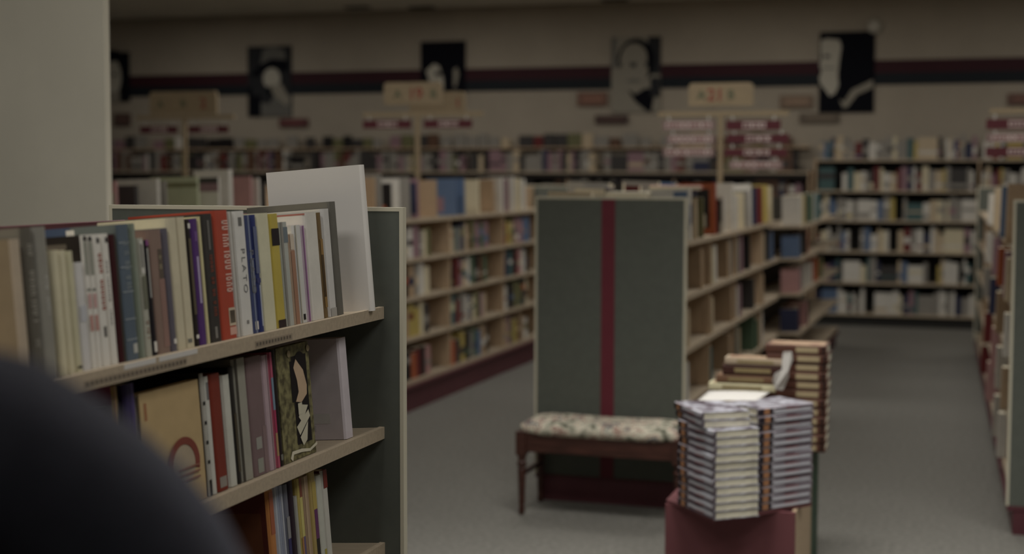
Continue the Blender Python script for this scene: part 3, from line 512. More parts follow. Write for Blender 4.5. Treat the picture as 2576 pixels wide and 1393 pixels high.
# books along the back wall: hundreds, far and blurred
sb = MB(); rw = random.Random(5)
DIM = [p for p in PAL]
def wall_row(x0, x1, z, hr, tr, choice, ups=(), faceout=.12):
    x = x0
    while x < x1-.1:
        t = rw.uniform(*tr); h = rw.uniform(*hr)
        if any(abs(x+t/2-u) < t/2+.015 for u in ups): x += .02; continue
        if rw.random() < faceout: t = rw.uniform(.13, .2)
        M = col(rw.choice(choice)); d = .16 if t < .12 else .02
        sb.box(x, x+t-.002, 15.83, 15.83+d, z+.0005, z+h, M)
        if rw.random() < .7:
            M2 = col(rw.choice(choice)); a = rw.uniform(.1, .6)*h; sb.box(x+.003, x+t-.005, 15.829, 15.8305, z+a, z+a+rw.uniform(.08, .3)*h, M2)
        x += t
        if rw.random() < .05: x += rw.uniform(.03, .12)
CW = ['white', 'white', 'cream', 'grey', 'grey', 'white', 'beige', 'blue', 'white', 'grey', 'grey', 'white', 'white', 'mauve', 'grey', 'charcoal', 'cream', 'beige', 'white', 'grey', 'teal', 'yellow', 'dark red', 'navy']
CD = ['grey', 'grey', 'charcoal', 'brown', 'grey', 'mauve', 'grey', 'white', 'charcoal', 'olive', 'navy', 'grey', 'charcoal', 'grey', 'brown', 'dark red', 'beige', 'mauve', 'black', 'grey', 'charcoal', 'brown']
UPR = (-.04, .9)
for z in ZR: wall_row(-1.66, 1.2, z, (.17, .26), (.03, .075), CW, ups=UPR)
for z in (1.62, 1.3): wall_row(-11.5, -1.8, z, (.17, .25), (.03, .08), CD, ups=(-10.4, -9.2, -8, -6.8, -5.6, -4.4, -3.2) if z < 1.5 else ())
so = sb.build('shelved_books', kind='stuff'); so['label'] = 'dense rows of small mixed books packed along the back wall shelves'; so['category'] = 'books'
# upper tier of face-out books above the long wall bookcase
led = MB(); led.box(-11.5, -1.78, 16.0, YW-.001, 1.875, 1.89, woodv)
lo = led.build('display_ledge'); lo['label'] = 'long thin tan ledge on the back wall above the long wall bookcase'; lo['category'] = 'shelf'
up_ = MB(); x = -11.4
while x < -2.0:
    t = rw.uniform(.1, .19); up_.box(x, x+t-.01, 16.03, 16.06, 1.8905, 1.8905+rw.uniform(.1, .16), col(rw.choice(CD)))
    x += t+rw.choice((0, 0, .02, .1))
uo = up_.build('display_books', kind='stuff'); uo['label'] = 'small dim face-out books on the tan ledge under the portraits'; uo['category'] = 'books'

# ------------------------------------------------------------------ bench
bench = empty('bench', (-1.655, 6.655, 0), 'mahogany bench with a floral upholstered seat before the striped green panel', 'bench', rz=R(-1))
BW, BD = .375, .145
ap = MB()
ap.box(-BW+.02, BW-.02, -BD-.008, -BD+.014, .30, .395, mahog); ap.box(-BW+.02, BW-.02, BD-.014, BD+.008, .30, .395, mahog)
ap.box(-BW-.004, -BW+.018, -BD+.014, BD-.014, .30, .395, mahog); ap.box(BW-.018, BW+.004, -BD+.014, BD-.014, .30, .395, mahog)
ap.build('apron', bench, bevel=.003)
for sx in (-1, 1):
    for sy in (-1, 1):
        l = MB(); cx, cy = sx*(BW-.002), sy*BD
        l.box(cx-.024, cx+.024, cy-.024, cy+.024, .285, .398, mahog)
        l.lathe([(.010, 0), (.014, .012), (.016, .03), (.012, .045), (.015, .055), (.0165, .12), (.0195, .21), (.021, .218), (.016, .226), (.023, .236), (.023, .25), (.015, .258), (.02, .268), (.022, .2851)], mahog, 16, cx, cy)
        l.build('leg', bench, bevel=.002)
    B(sx*(BW-.002)-.009, sx*(BW-.002)+.009, -BD+.016, BD-.016, .185, .205, mahog).build('stretcher', bench)
cb = bmesh.new(); bmesh.ops.create_grid(cb, x_segments=26, y_segments=14, size=1)
for v in cb.verts:
    x, y = v.co.x, v.co.y; e = max(abs(x), abs(y))
    edge = (1-abs(x)**8)*(1-abs(y)**6)
    v.co = Vector((x*(BW+.016), y*(BD+.026), .412+.045*max(0, edge)**.45 - (0.004*math.sin(x*17)*math.sin(y*9))*edge))
me = bpy.data.meshes.new('cushion')
bmesh.ops.solidify(cb, geom=cb.faces[:], thickness=-.0005)
cb.free()
# closed cushion: rounded box of rings
cu = MB(); rings = []
def ring(sx, sy, z, n=40):
    pts = []
    for k in range(n):
        a = 2*math.pi*k/n; c, s_ = math.cos(a), math.sin(a); p = 2/7
        pts.append((sx*abs(c)**p*(1 if c >= 0 else -1), sy*abs(s_)**p*(1 if s_ >= 0 else -1), z+.003*math.sin(a*11)))
    return pts
prof = [(BW+.004, BD+.012, .385), (BW+.016, BD+.024, .392), (BW+.02, BD+.028, .408), (BW+.016, BD+.022, .424), (BW-.01, BD-.002, .438), (BW-.05, BD-.04, .447), (BW-.14, BD-.09, .452), (.06, .02, .454)]
k0 = cu.m(cushion_m)
for sx, sy, z in prof:
    rings.append(len(cu.v)); cu.v += ring(sx, sy, z)
for a, b in zip(rings, rings[1:]):
    for q in range(40):
        t = (q+1) % 40; cu.f.append((a+q, a+t, b+t, b+q)); cu.mi.append(k0); cu.sm.append(True)
cu.f.append(tuple(rings[-1]+q for q in range(40))); cu.mi.append(k0); cu.sm.append(True)
cu.f.append(tuple(rings[0]+q for q in reversed(range(40)))); cu.mi.append(k0); cu.sm.append(False)
cu.build('cushion', bench, label='cream floral upholstered seat cushion')

# ------------------------------------------------------------------ plinths with piled hardcovers
plb = mat('plinth_burgundy', (118, 66, 70), .6, .05, 10, spec=.15)
PZ = .37
pl = empty('display_plinth', (-.832, 5.65, 0), 'burgundy-fronted low plinth with a tan side under the piled hardcovers', 'plinth')
def at_(mb, root): return mb.xform(Matrix.Translation(-Vector(root.location)))
at_(B(-1.113, -.629, 5.39, 5.41, 0, PZ-.012, plb), pl).build('front_panel', pl)
at_(B(-.643, -.629, 5.41, 5.92, 0, PZ-.012, wood), pl).build('side_panel', pl, label='tan wooden side')
at_(B(-1.113, -1.099, 5.41, 5.92, 0, PZ-.012, wood), pl).build('side_panel', pl, label='tan wooden side')
at_(B(-1.099, -.643, 5.905, 5.92, 0, PZ-.012, plb), pl).build('rear_panel', pl)
topb = MB(); topb.prism([(-.886, 5.15), (-.765, 5.30), (-.585, 5.53), (-.629, 5.6), (-.629, 5.92), (-1.113, 5.92), (-1.113, 5.41), (-1.05, 5.355)], PZ-.012, PZ, plb)
at_(topb, pl).build('plinth_top', pl)
rs = empty('display_riser', (-.85, 6.08, 0), 'taller green-sided riser behind the burgundy plinth, under the brown stacks', 'plinth')
gd = mat('deep_green_paint', (40, 74, 50), .5)
at_(B(-1.12, -.63, 5.93, 5.945, 0, .465, wood), rs).build('front_panel', rs, label='tan wooden front')
at_(B(-.645, -.63, 5.945, 6.2, 0, .465, gd), rs).build('side_panel', rs, label='deep green side')
at_(B(-1.12, -1.105, 5.945, 6.2, 0, .465, gd), rs).build('side_panel', rs, label='deep green side')
at_(B(-1.105, -.645, 6.185, 6.2, 0, .465, gd), rs).build('rear_panel', rs)
at_(B(-1.12, -.63, 5.93, 6.2, .465, .48, gd), rs).build('riser_top', rs)

NV = P((48, 50, 74)); SLV = P((150, 154, 172)); ORB = P((176, 116, 74)); DB = P((42, 34, 44)); MV = P((126, 104, 116))
cov_blue = mat('mottled_blue_jacket', (184, 184, 196), .4, scale=20, rgb2=(70, 52, 66))
spine_blue = mat('mottled_blue_spine', (196, 196, 206), .4, scale=30, rgb2=(110, 86, 94), stretch=(1, 1, .3))
BH, BDp, BT = .272, .186, .0292
def lying(px, py, z, ang, jit=0):
    """a book on its back board; spine foot at px,py, spine runs along ang, the pages lie to the right of that direction"""
    a = ang+jit
    ex = Vector((math.cos(a), math.sin(a), 0))           # book height direction (local z)
    ey = Vector((0, 0, 1))                               # thickness upwards (local -y up: front board on top)
    exx = Vector((-math.sin(a), math.cos(a), 0))         # spine normal (local +x)
    return exx, ex
def stack_blue(corner, ang, n, z0, pile, flip=1, jit=.012, extra=(), last=False):
    for k in range(n):
        a = ang+random.uniform(-jit, jit); ex = Vector((math.cos(a), math.sin(a), 0))
        nx = Vector((-math.sin(a), math.cos(a), 0))*flip       # spine outward normal
        up_v = Vector((0, 0, 1))
        # local x -> nx, local z -> s*ex, local y -> must keep right-handed: y = z x x
        zl = ex; yl = zl.cross(nx)
        base = Vector((*corner, z0+k*BT))
        if yl.z < 0: base = base+Vector((0, 0, BT))
        base += nx*random.uniform(-.003, .003) + ex*random.uniform(-.003, .003)
        M4 = Matrix(((nx.x, yl.x, zl.x, base.x), (nx.y, yl.y, zl.y, base.y), (nx.z, yl.z, zl.z, base.z), (0, 0, 0, 1)))
        bands = [(.0, 1, .0, .1, DB), (.1, .9, .1, .2, ORB), (.0, 1, .2, .26, DB), (.0, .3, .3, .99, P((92, 78, 92))), (.5, .85, .3, .96, P((196, 196, 206))), (.3, .5, .5, .75, P((140, 84, 84)))]
        if flip > 0: bands = [(y0, y1, 1-z1, 1-z0, M) for y0, y1, z0, z1, M in bands]
        art = [(.05, .95, .05, .95, cov_blue)]
        pos = ORD[n-1-k]+' from the top' if k != n-1 else 'topmost'
        if k == 0: pos = 'lowest'
        put_book('hardcover_book', 'blue-grey jacketed hardcover, %s of the %s' % (pos, pile), 'book', 'blue-grey hardcovers piled on the burgundy plinth', M4,
                 book_parts(BDp, BT-.0006, BH, cov_blue, spine_blue, bands, art, hard=True, pg=pages_h))
# corner pile: spines to the left front, page ends to the right front
angA = math.atan2(.214, -.175)
stack_blue((-.886, 5.131), angA, 11, PZ, 'corner pile', flip=1)
stack_blue((-.938, 5.165), angA+R(-7), 2, PZ+11*BT, 'pair laid askew on the corner pile', flip=1)
# right pile: spines to the right front
angB = math.atan2(.224, .183)
stack_blue((-.756, 5.309), angB, 13, PZ, 'pile with spines towards the aisle', flip=-1)
# brown piles on the riser
def stack_brown(x0, y0, z0, specs, pile):
    z = z0; n = len(specs)
    for k, (d, t, h, c, sp, dx, dy, lab) in enumerate(specs):
        M4 = Matrix(((0, 0, 1, x0+dx), (-1, 0, 0, y0+dy), (0, -1, 0, z+t), (0, 0, 0, 1)))
        # local x(spine normal) -> -Y, local z(height) -> +X, local y -> -Z
        bands = [(.2, .8, .5, .86, P((170, 150, 110))), (0, 1, .92, .97, P((40, 24, 20)))] if lab[:5] == 'brown' else [(.3, .7, .2, .8, P((150, 130, 84)))]
        put_book('hardcover_book', lab, 'book', 'brown books piled on the green-sided riser', M4, book_parts(d, t-.0006, h, c, sp, bands, [(.05, .95, .05, .95, mat('warm_jacket', (200, 166, 126), .5, scale=14, rgb2=(158, 112, 84)))], hard=True, pg=pages_h))
        z += t
BR = P((96, 58, 42)); 
stack_brown(-.822, 5.955, .48, [(.165, .036, .245, BR, P((92, 52, 38)), random.uniform(-.004, .004), random.uniform(-.004, .004), 'brown hardcover, %s of the tall brown pile' % ('topmost' if k == 11 else 'lowest' if k == 0 else ORD[11-k]+' from the top')) for k in range(12)], 'tall')
GO = P((150, 122, 70)); CRB = P((214, 204, 160))
stack_brown(-1.035, 5.94, .48, [
  (.09, .04, .2, BR, BR, 0, 0, 'brown hardcover, lowest of the mixed pile behind the white sheet'), (.09, .042, .2, BR, BR, 0, 0, 'brown hardcover, second up in the mixed pile behind the white sheet'), (.09, .04, .2, GO, GO, 0, 0, 'gold hardcover, third up in the mixed pile behind the white sheet'), (.09, .04, .2, BR, BR, 0, 0, 'brown hardcover, fourth up in the mixed pile behind the white sheet'),
  (.09, .038, .22, GO, GO, 0, 0, 'gold hardcover seen just above the white sheet'), (.09, .036, .2, GO, P((160, 136, 90)), .01, 0, 'dull gold hardcover directly under the cream one'), (.09, .032, .27, CRB, CRB, -.015, 0, 'pale cream hardcover in the mixed pile'), (.09, .034, .24, P((130, 92, 60)), P((120, 84, 58)), .015, 0, 'tan-brown hardcover between the cream and dark brown ones'), (.09, .042, .245, BR, P((70, 38, 30)), .04, 0, 'dark brown hardcover on top of the mixed pile'), (.09, .03, .245, P((190, 170, 140)), P((180, 158, 130)), .05, .0, 'pale jacketed hardcover capping the mixed pile')], 'mixed')
# loose white sheet lying over the blue piles
ws = MB(); n = 8; quad = [Vector((-1.0, 5.43, 0)), Vector((-.79, 5.50, 0)), Vector((-.77, 5.70, 0)), Vector((-1.0, 5.66, 0))]
gp = [[None]*(n+1) for _ in range(n+1)]
for i in range(n+1):
    for j in range(n+1):
        a, b = i/n, j/n; p = quad[0]*(1-a)*(1-b)+quad[1]*a*(1-b)+quad[2]*a*b+quad[3]*(1-a)*b
        gp[i][j] = Vector((p.x, p.y, PZ+13*BT+.0015+.006*(math.sin(a*3)*.5+.5)*b))
for i in range(n+1):
    for j in range(n+1): ws.v.append(tuple(gp[i][j]))
for i in range(n):
    for j in range(n):
        ws.f.append((i*(n+1)+j, (i+1)*(n+1)+j, (i+1)*(n+1)+j+1, i*(n+1)+j+1)); ws.mi.append(ws.m(white_p)); ws.sm.append(True)
wo = ws.build('paper_sheet'); so_ = wo.modifiers.new('s', 'SOLIDIFY'); so_.thickness = .001
wo['label'] = 'loose white sheet of paper lying behind the blue-grey piles'; wo['category'] = 'paper'
# crumpled white slip hanging at the end of the mixed pile
tg = MB(); pts = [(x-.012, z-.012) for x, z in [(-.735, .90), (-.70, .905), (-.695, .87), (-.708, .835), (-.71, .80), (-.725, .765), (-.735, .745), (-.765, .75), (-.775, .785), (-.765, .815), (-.738, .83), (-.742, .865)]]
rows_ = []
tg_y = 5.905
i0 = len(tg.v)
front = [(x, tg_y+.012*math.sin(z*60)+.01*math.sin(x*90), z) for x, z in pts]
tg.face(front, white_p); tg.face([(x, y+.003, z) for x, y, z in reversed(front)], white_p)
for a in range(len(front)):
    b = (a+1) % len(front); p, q = front[a], front[b]
    tg.face([p, (p[0], p[1]+.003, p[2]), (q[0], q[1]+.003, q[2]), q], white_p)
to = tg.build('paper_slip'); to['label'] = 'crumpled white paper slip hanging at the end of the mixed brown pile'; to['category'] = 'paper'

# ------------------------------------------------------------------ hanging aisle signs on posts
signwood = mat('sign_maple', (150, 130, 98), .5, .08, 8, stretch=(1, 8, 8)); slat_b = mat('sign_burgundy', (92, 34, 42), .7); slat_g = mat('sign_rose_grey', (134, 108, 104), .7)
txt_r = mat('sign_red_ink', (150, 66, 52), .6); txt_g = mat('sign_green_ink', (92, 98, 72), .6); pale = mat('sign_pale_print', (190, 170, 164), .6)
def text(name, body, size, x, y, z, M, parent, loc0):
    fc = bpy.data.curves.new(name, 'FONT'); fc.body = body; fc.size = size; fc.align_x = 'CENTER'; fc.align_y = 'CENTER'; fc.extrude = .0008; fc.offset = .002
    fc.materials.append(M); o = bpy.data.objects.new(name, fc); C.objects.link(o); o.parent = parent
    o.location = (x-loc0[0], y-loc0[1], z); o.rotation_euler = (R(90), 0, 0); return o
def plaque(root, x0, x1, y, z0, z1, chars, l0):
    w_, h_ = x1-x0, z1-z0; r = .03; poly = []
    for cx, cz, a0 in ((x1-r, z1-r, 0), (x0+r, z1-r, 90)):
        poly += [(cx+r*math.cos(R(a0+15*k)), cz+r*math.sin(R(a0+15*k))) for k in range(7)]
    poly += [(x0, z0), (x1, z0)]
    b = MB(); b.prism([(px, pz) for px, pz in poly], -.011, .011, signwood)
    b.v = [(px-l0[0], -pz_+y-l0[1], py) for px, py, pz_ in b.v]
    p = b.build('plaque', root)
    for ch, fx, s, M in chars: text('plaque_text', ch, s, x0+fx*w_-0, y-.0125, z0+h_*.46, M, p, (l0[0], l0[1]))
    return p
def aisle_sign(X, Y, label, bar, zt, pq, slats, ztop=1.487, post_h=None):
    root = empty('aisle_sign', (X, Y, 0), label, 'sign', 'aisle signs on posts above the bookcases'); l0 = (X, Y)
    B(-.016, .016, -.012, .012, ztop, zt, signwood).build('post', root)
    B(bar[0]-X, bar[1]-X, -.014, .014, zt-.0, zt+.032, signwood).build('crossbar', root)
    for x0, x1, z0, z1, chars, dy in pq: plaque(root, x0, x1, Y+dy, z0, z1, chars, l0)
    for x0, x1, z0, z1, kind in slats:
        s = B(x0-X, x1-X, -.03, -.02, z0, z1, slat_b if kind == 'b' else slat_g).build('slat', root)
        w_ = x1-x0; q = MB(); xa = x0+w_*(.34 if kind == 'b' else .1); xb = x1-w_*(.3 if kind == 'b' else .1); x = xa; rr = random.Random(int(x0*1000)); h_ = z1-z0
        q.box(xa-.01-X, xb+.01-X, -.0308, -.0300, z0+h_*.22, z1-h_*.18, pale)
        while x < xb:
            t = rr.uniform(.012, .024); q.box(x-X, x+t-X, -.0316, -.0309, z0+h_*.34, z1-h_*.32, slat_b if kind == 'b' else P((128, 74, 74))); x += t+rr.choice((.006, .006, .02))
        q.build('slat_print', s, label='pale print band')
        for xx in (x0+w_*.12, x1-w_*.12): B(xx-.006-X, xx+.006-X, -.022, -.018, z1, z1+.03, P((190, 186, 176))).build('slat_hook', s)
    return root
aisle_sign(-1.70, 9.96, 'aisle sign A 21 B with burgundy slats on a tall post above the bench', (-2.13, -1.245), 1.987,
  [(-1.92, -1.482, 2.056, 2.209, [('A', .2, .085, txt_g), ('21', .42, .115, txt_r), ('B', .66, .085, txt_g)], 0)],
  [(-2.095, -1.735, 1.893, 1.958, 'g'), (-2.062, -1.735, 1.799, 1.862, 'g'), (-2.089, -1.735, 1.714, 1.772, 'g'), (-1.66, -1.294, 1.89, 1.954, 'b'), (-1.653, -1.24, 1.802, 1.863, 'b'), (-1.666, -1.252, 1.712, 1.767, 'b'), (-1.638, -1.277, 1.630, 1.686, 'g')], ztop=1.476)
aisle_sign(-4.03, 10.3, 'aisle sign A 19 B with one pair of burgundy slats, over the second bookcase', (-4.465, -3.515), 2.02,
  [(-4.296, -3.835, 2.108, 2.274, [('A', .24, .085, txt_g), ('19', .55, .12, txt_r), ('B', .86, .085, txt_g)], -.0), (-4.27, -3.81, 2.06, 2.226, [('1', .87, .1, txt_r)], .45)],
  [(-4.459, -4.073, 1.932, 1.992, 'b'), (-3.968, -3.592, 1.932, 1.992, 'b')], ztop=1.476)
aisle_sign(-6.40, 11.0, 'faint aisle sign beside the pale wall, first of the hanging signs', (-6.855, -5.932), 2.047,
  [(-6.725, -6.09, 2.085, 2.278, [('A', .16, .085, txt_g), ('B', .5, .085, txt_g), ('2', .8, .12, txt_r)], 0)],
  [(-6.811, -6.457, 1.929, 1.989, 'b'), (-6.35, -5.978, 1.929, 1.989, 'b')], ztop=1.476)
aisle_sign(.50, 10.0, 'aisle sign cut off at the picture edge, rose-grey slats only', (.03, .97), 1.987,
  [(.26, .74, 2.056, 2.209, [('A', .2, .085, txt_g), ('23', .44, .115, txt_r), ('B', .7, .085, txt_g)], 0)],
  [(.01, .44, 1.885, 1.95, 'b'), (.015, .44, 1.80, 1.861, 'g'), (.01, .44, 1.708, 1.772, 'b')], ztop=1.476)
# small category boards along the back wall
for x0, x1, z0, z1, c, lab in [
  (-8.08, -7.71, 2.15, 2.248, (104, 56, 56), 'small dark red board on the back wall under the hatted portrait'),
  (-4.37, -4.03, 2.356, 2.506, (126, 84, 66), 'small brownish board on the back wall beside the portrait with glasses'),
  (-4.16, -3.79, 2.155, 2.247, (76, 52, 46), 'small dark board on the back wall under the portrait with glasses'),
  (-2.11, -1.76, 2.307, 2.439, (130, 104, 82), 'faint tan board on the back wall beside the dark profile portrait'),
  (-1.90, -1.48, 2.148, 2.245, (104, 90, 74), 'faint grey-brown board on the back wall under the dark profile portrait'),
  (.22, .60, 2.314, 2.426, (110, 72, 58), 'small brown board on the back wall above the cut-off aisle sign'),
  (-10.36, -10.14, 2.184, 2.334, (90, 66, 58), 'small dark board on the back wall tight beside the pale wall')]:
    s = empty('category_board', ((x0+x1)/2, YW-.03, (z0+z1)/2), lab, 'sign', 'small category boards on the back wall'); w_, h_ = (x1-x0)/2, (z1-z0)/2
    B(-w_, w_, -.01, .029, -h_, h_, P(c)).build('board', s)
    q = MB(); x = -w_*.62
    while x < w_*.62: q.box(x, x+.016, -.0112, -.0101, -h_*.4, h_*.4, P(tuple(min(255, int(v*1.3)) for v in c))); x += .026
    q.build('board_print', s)

# ------------------------------------------------------------------ portraits on the back wall
PK = mat('photo_black', (24, 25, 32), .95, spec=.03); PG = mat('photo_grey', (112, 110, 104), .95, spec=.03); PL = mat('photo_light', (186, 180, 164), .95, spec=.03); PM = mat('photo_midgrey', (150, 143, 128), .95, spec=.03); PD2 = mat('photo_dark', (52, 53, 56), .95, spec=.03)
def poster(x0, x1, z0, z1, ground, shapes, label):
    root = empty('portrait_poster', ((x0+x1)/2, YW-.014, (z0+z1)/2), label, 'poster', 'black and white portrait posters on the back wall')
    w_, h_ = (x1-x0), (z1-z0)
    B(-w_/2, w_/2, -.012, .0139, -h_/2, h_/2, ground).build('poster_board', root)
    b = MB()
    for k, (pts, M) in enumerate(shapes):
        y = -.0126-.0007*k
        b.face([((u-.5)*w_, y, (v-.5)*h_) for u, v in pts], M)
    b.build('portrait_print', root)
def ell(cx, cy, rx, ry, n=24): return ngon(cx, cy, rx, ry, n)
def rect(a, b, c, d): return [(a, c), (b, c), (b, d), (a, d)]
poster(-10.68, -10.145, 2.48, 3.09, PK, [(ell(.5, .5, .3, .42), PL), (rect(.25, .75, .0, .2), PM), (ell(.5, .93, .36, .12), PK), (ell(.4, .55, .06, .03), PD2), (ell(.62, .55, .06, .03), PD2)], 'black and white portrait half hidden by the pale wall')
poster(-8.5, -7.925, 2.277, 3.115, PD2, [
  (rect(0, .3, .0, .42), PK), (rect(.3, 1, 0, .3), PG), ([(.3, .74), (.36, .95), (.6, 1), (.86, .94), (.9, .76), (.5, .72)], PG), ([(.08, .6), (.3, .74), (.55, .82), (.9, .8), (.96, .7), (.86, .62), (.66, .7), (.45, .68), (.2, .56)], PK),
  (ell(.56, .54, .2, .15), PL), (rect(.1, .34, .3, .56), PD2), ([(.5, .44), (.78, .46), (.98, .24), (.9, .14), (.6, .3)], PM), ([(.3, .42), (.5, .4), (.62, .3), (.5, .18), (.3, .2)], PD2), (ell(.5, .36, .06, .07), PK)], 'grey portrait poster of a figure in a wide dark hat')
poster(-6.261, -5.712, 2.374, 3.116, PK, [
  ([(.12, .55), (.2, .6), (.3, .66), (.42, .62), (.48, .5), (.52, .4), (.52, .25), (.28, .2), (.2, .38)], PL), (ell(.4, .5, .08, .035), PK), (rect(.3, .5, .1, .26), PM), ([(.74, .56), (.82, .6), (.86, .48), (.8, .3), (.74, .3)], PM), ([(.74, .26), (.92, .2), (1, .0), (.7, .0)], PG), (rect(0, .3, .0, .12), PD2)], 'mostly black portrait poster with a small pale face low down')
poster(-3.981, -3.423, 2.276, 3.107, PM, [
  (rect(.74, 1, .5, 1), PD2), (rect(.0, .1, .6, 1), PG), (ell(.5, .68, .38, .3), PK), (ell(.45, .58, .3, .3), PM), (ell(.46, .72, .27, .2), PM), (rect(.14, .74, .6, .66), PD2), (ell(.3, .62, .1, .05), PM), (ell(.6, .62, .1, .05), PM), (ell(.46, .42, .16, .02), PG), ([(.34, .3), (.5, .24), (.7, .32), (.9, .3), (.82, .0), (.72, .02), (.5, .14)], PK), (rect(.8, 1, .2, .46), PD2)], 'grey portrait poster of a man wearing glasses, dark collar')
poster(-1.697, -1.123, 2.251, 3.103, PK, [
  ([(.02, .9), (.14, .92), (.36, .9), (.4, .82), (.36, .62), (.34, .46), (.36, .34), (.3, .24), (.2, .2), (.12, .28), (.02, .36), (.0, .44), (.04, .5), (.0, .6), (.04, .68), (.02, .78)], PL), ([(.02, .98), (.3, .98), (.36, .9), (.14, .93)], PK), (ell(.14, .7, .06, .02), PD2), ([(.38, .16), (.46, .13), (.6, .28), (.98, .4), (.98, .3), (.7, .22), (.52, .06), (.44, .06)], PM), (rect(.04, .3, .545, .56), PG)], 'black portrait poster of a pale bearded profile in a dark coat')
dm = MB(); dm.lathe([(.075, .0), (.08, .02), (.07, .05), (.045, .075), (.012, .085)], P((196, 190, 176)), 20)
do = dm.xform(Matrix.Translation((-1.13, YW, 3.15)) @ Matrix.Rotation(R(90), 4, 'X')).build('wall_fixture'); do['label'] = 'small pale dome fixture on the wall above the profile portrait'; do['category'] = 'fixture'
for x, y, lab in ((-6.9, 15.75, 'dark ceiling vent near the back wall above the mostly black portrait'), (-6.2, 15.98, 'dark ceiling vent touching the back wall, second of the pair'), (-3.9, 15.9, 'dark ceiling vent at the back wall above the portrait with glasses')):
    v = empty('ceiling_vent', (x, y, CEIL), lab, 'vent', 'ceiling vents along the back wall')
    B(-.15, .15, -.07, .07, -.012, 0, P((70, 66, 60))).build('vent_frame', v)
    s = MB()
    for k in range(6): s.box(-.13, .13, -.055+k*.02, -.047+k*.02, -.018, -.012, DK)
    s.build('vent_slats', v)

# ------------------------------------------------------------------ the person close to the camera
px, py = -.672, .72
person = empty('person', (px, py, 0), 'person in a dark navy jacket standing very close, only the blurred shoulder showing', 'person', rz=R(12)); person.scale = (1, 1, .9925)
def skin_mesh(name, verts, edges, radii, material, parent, root=0, sub=2):
    me = bpy.data.meshes.new(name); me.from_pydata(verts, edges, []); me.materials.append(material)
    o = bpy.data.objects.new(name, me); C.objects.link(o); o.parent = parent
    s = o.modifiers.new('skin', 'SKIN'); s.use_smooth_shade = True
    for i, r in enumerate(radii):
        d = me.skin_vertices[0].data[i]; d.radius = r if isinstance(r, tuple) else (r, r); d.use_root = (i == root)
    u = o.modifiers.new('sub', 'SUBSURF'); u.levels = sub; u.render_levels = sub
    return o
# body: pelvis 0, waist, chest, neck base, neck, head...; legs, arms with hands
V, E_, Rr = [], [], []
def add(p, r, par=None):
    V.append(p); Rr.append(r); i = len(V)-1
    if par is not None: E_.append((par, i))
    return i
pel = add((0, 0, .98), (.15, .10)); wa = add((0, 0, 1.12), (.135, .095), pel); ch = add((0, .0, 1.32), (.15, .10), wa); nb = add((0, -.005, 1.485), (.075, .07), ch); nk = add((0, .005, 1.56), .052, nb)
jw = add((0, .03, 1.625), (.062, .072), nk); hd = add((0, .02, 1.71), (.074, .092), jw); tp = add((0, .01, 1.785), (.058, .07), hd)
for s in (-1, 1):
    h = add((s*.09, 0, .90), (.085, .09), pel); k = add((s*.095, .01, .50), .056, h); a = add((s*.095, -.015, .09), .04, k); t = add((s*.105, .13, .035), (.042, .03), a)
    sh = add((s*.175, -.005, 1.425), .055, ch); el = add((s*.235, -.02, 1.14), .042, sh); wr = add((s*.225, .07, .90), .028, el); pa = add((s*.215, .085, .835), (.034, .02), wr)
    for f, (dx, ln) in enumerate(((-.026, .07), (-.009, .082), (.009, .078), (.026, .062))):
        f1 = add((s*.215+dx, .09, .80), .0088, pa); f2 = add((s*.215+dx, .102, .80-ln*.5), .0082, f1); add((s*.215+dx*.9, .098, .80-ln), .0072, f2)
    t1 = add((s*.215-s*.028, .105, .845), .0095, pa); add((s*.215-s*.04, .122, .80), .0085, t1)
skin_mesh('body', V, E_, Rr, skin, person, 0)
V, E_, Rr = [], [], []
pel = add((0, 0, .86), (.19, .135)); wa = add((0, 0, 1.08), (.18, .13), pel); ch = add((0, 0, 1.30), (.19, .135), wa); nb = add((0, -.01, 1.45), (.105, .10), ch); add((0, -.005, 1.515), (.075, .078), nb)
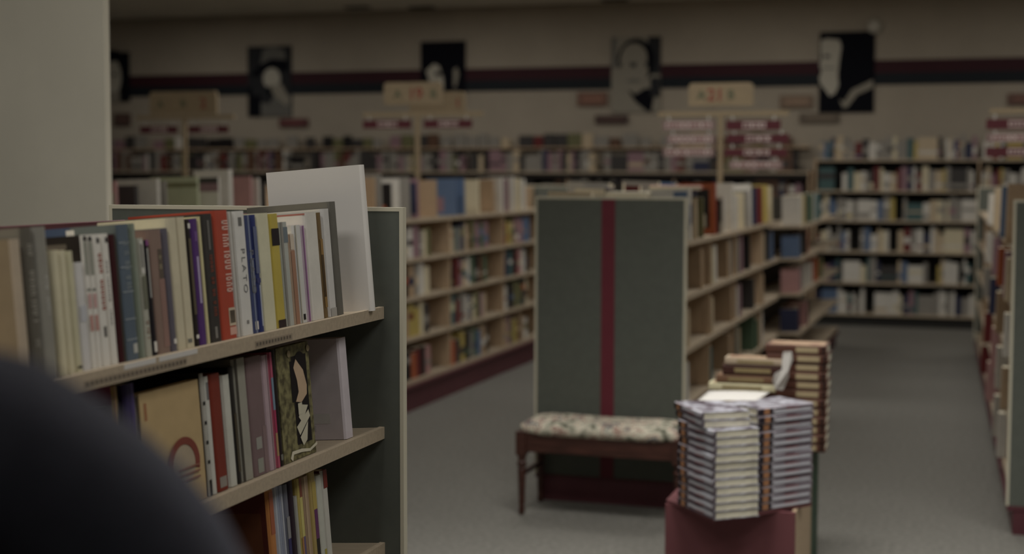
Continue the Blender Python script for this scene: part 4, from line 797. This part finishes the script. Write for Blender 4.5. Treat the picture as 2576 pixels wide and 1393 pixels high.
for s in (-1, 1):
    cl = add((s*.12, -.005, 1.43), (.085, .085), nb); sh = add((s*.20, -.005, 1.375), .085, cl); el = add((s*.25, -.02, 1.13), .066, sh); add((s*.23, .06, .925), .048, el)
skin_mesh('jacket', V, E_, Rr, jacket, person, 0)
V, E_, Rr = [], [], []
pel = add((0, 0, .97), (.165, .12))
for s in (-1, 1):
    h = add((s*.095, 0, .84), (.10, .105), pel); k = add((s*.097, .008, .50), .076, h); add((s*.097, -.01, .09), .062, k)
skin_mesh('trousers', V, E_, Rr, trouser, person, 0)
for s in (-1, 1):
    V, E_, Rr = [], [], []
    a = add((s*.095, -.04, .045), (.044, .044)); b = add((s*.1, .06, .04), (.046, .04), a); add((s*.105, .16, .032), (.042, .03), b)
    skin_mesh('shoe', V, E_, Rr, shoe, person, 0)
V, E_, Rr = [], [], []
a = add((0, -.005, 1.68), (.078, .085)); b = add((0, -.01, 1.75), (.084, .098), a); add((0, -.005, 1.80), (.066, .08), b)
skin_mesh('hair', V, E_, Rr, hairm, person, 0)
fb = MB()
for s in (-1, 1): fb.lathe([(.002, -.010), (.010, -.004), (.011, .002), (.006, .009)], P((230, 226, 220)), 10, s*.03, .108)
fb.v = [(x, y, z+1.70) for x, y, z in fb.v]
fb.build('eyes', person)
nbm = MB(); nbm.face([(-.014, .108, 1.66), (.014, .108, 1.66), (0, .104, 1.71)], skin); nbm.face([(-.014, .108, 1.66), (0, .132, 1.664), (.014, .108, 1.66)], skin); nbm.face([(-.014, .108, 1.66), (0, .104, 1.71), (0, .132, 1.664)], skin); nbm.face([(.014, .108, 1.66), (0, .132, 1.664), (0, .104, 1.71)], skin)
nbm.build('nose', person)

# lettering as plain meshes
dg = bpy.context.evaluated_depsgraph_get()
for o in [o for o in scene.objects if o.type == 'FONT']:
    me = bpy.data.meshes.new_from_object(o.evaluated_get(dg)); nm = o.name; par, ml = o.parent, o.matrix_local.copy()
    q = bpy.data.objects.new('lettering', me); C.objects.link(q); q.parent = par; q.matrix_local = ml
    bpy.data.objects.remove(o)
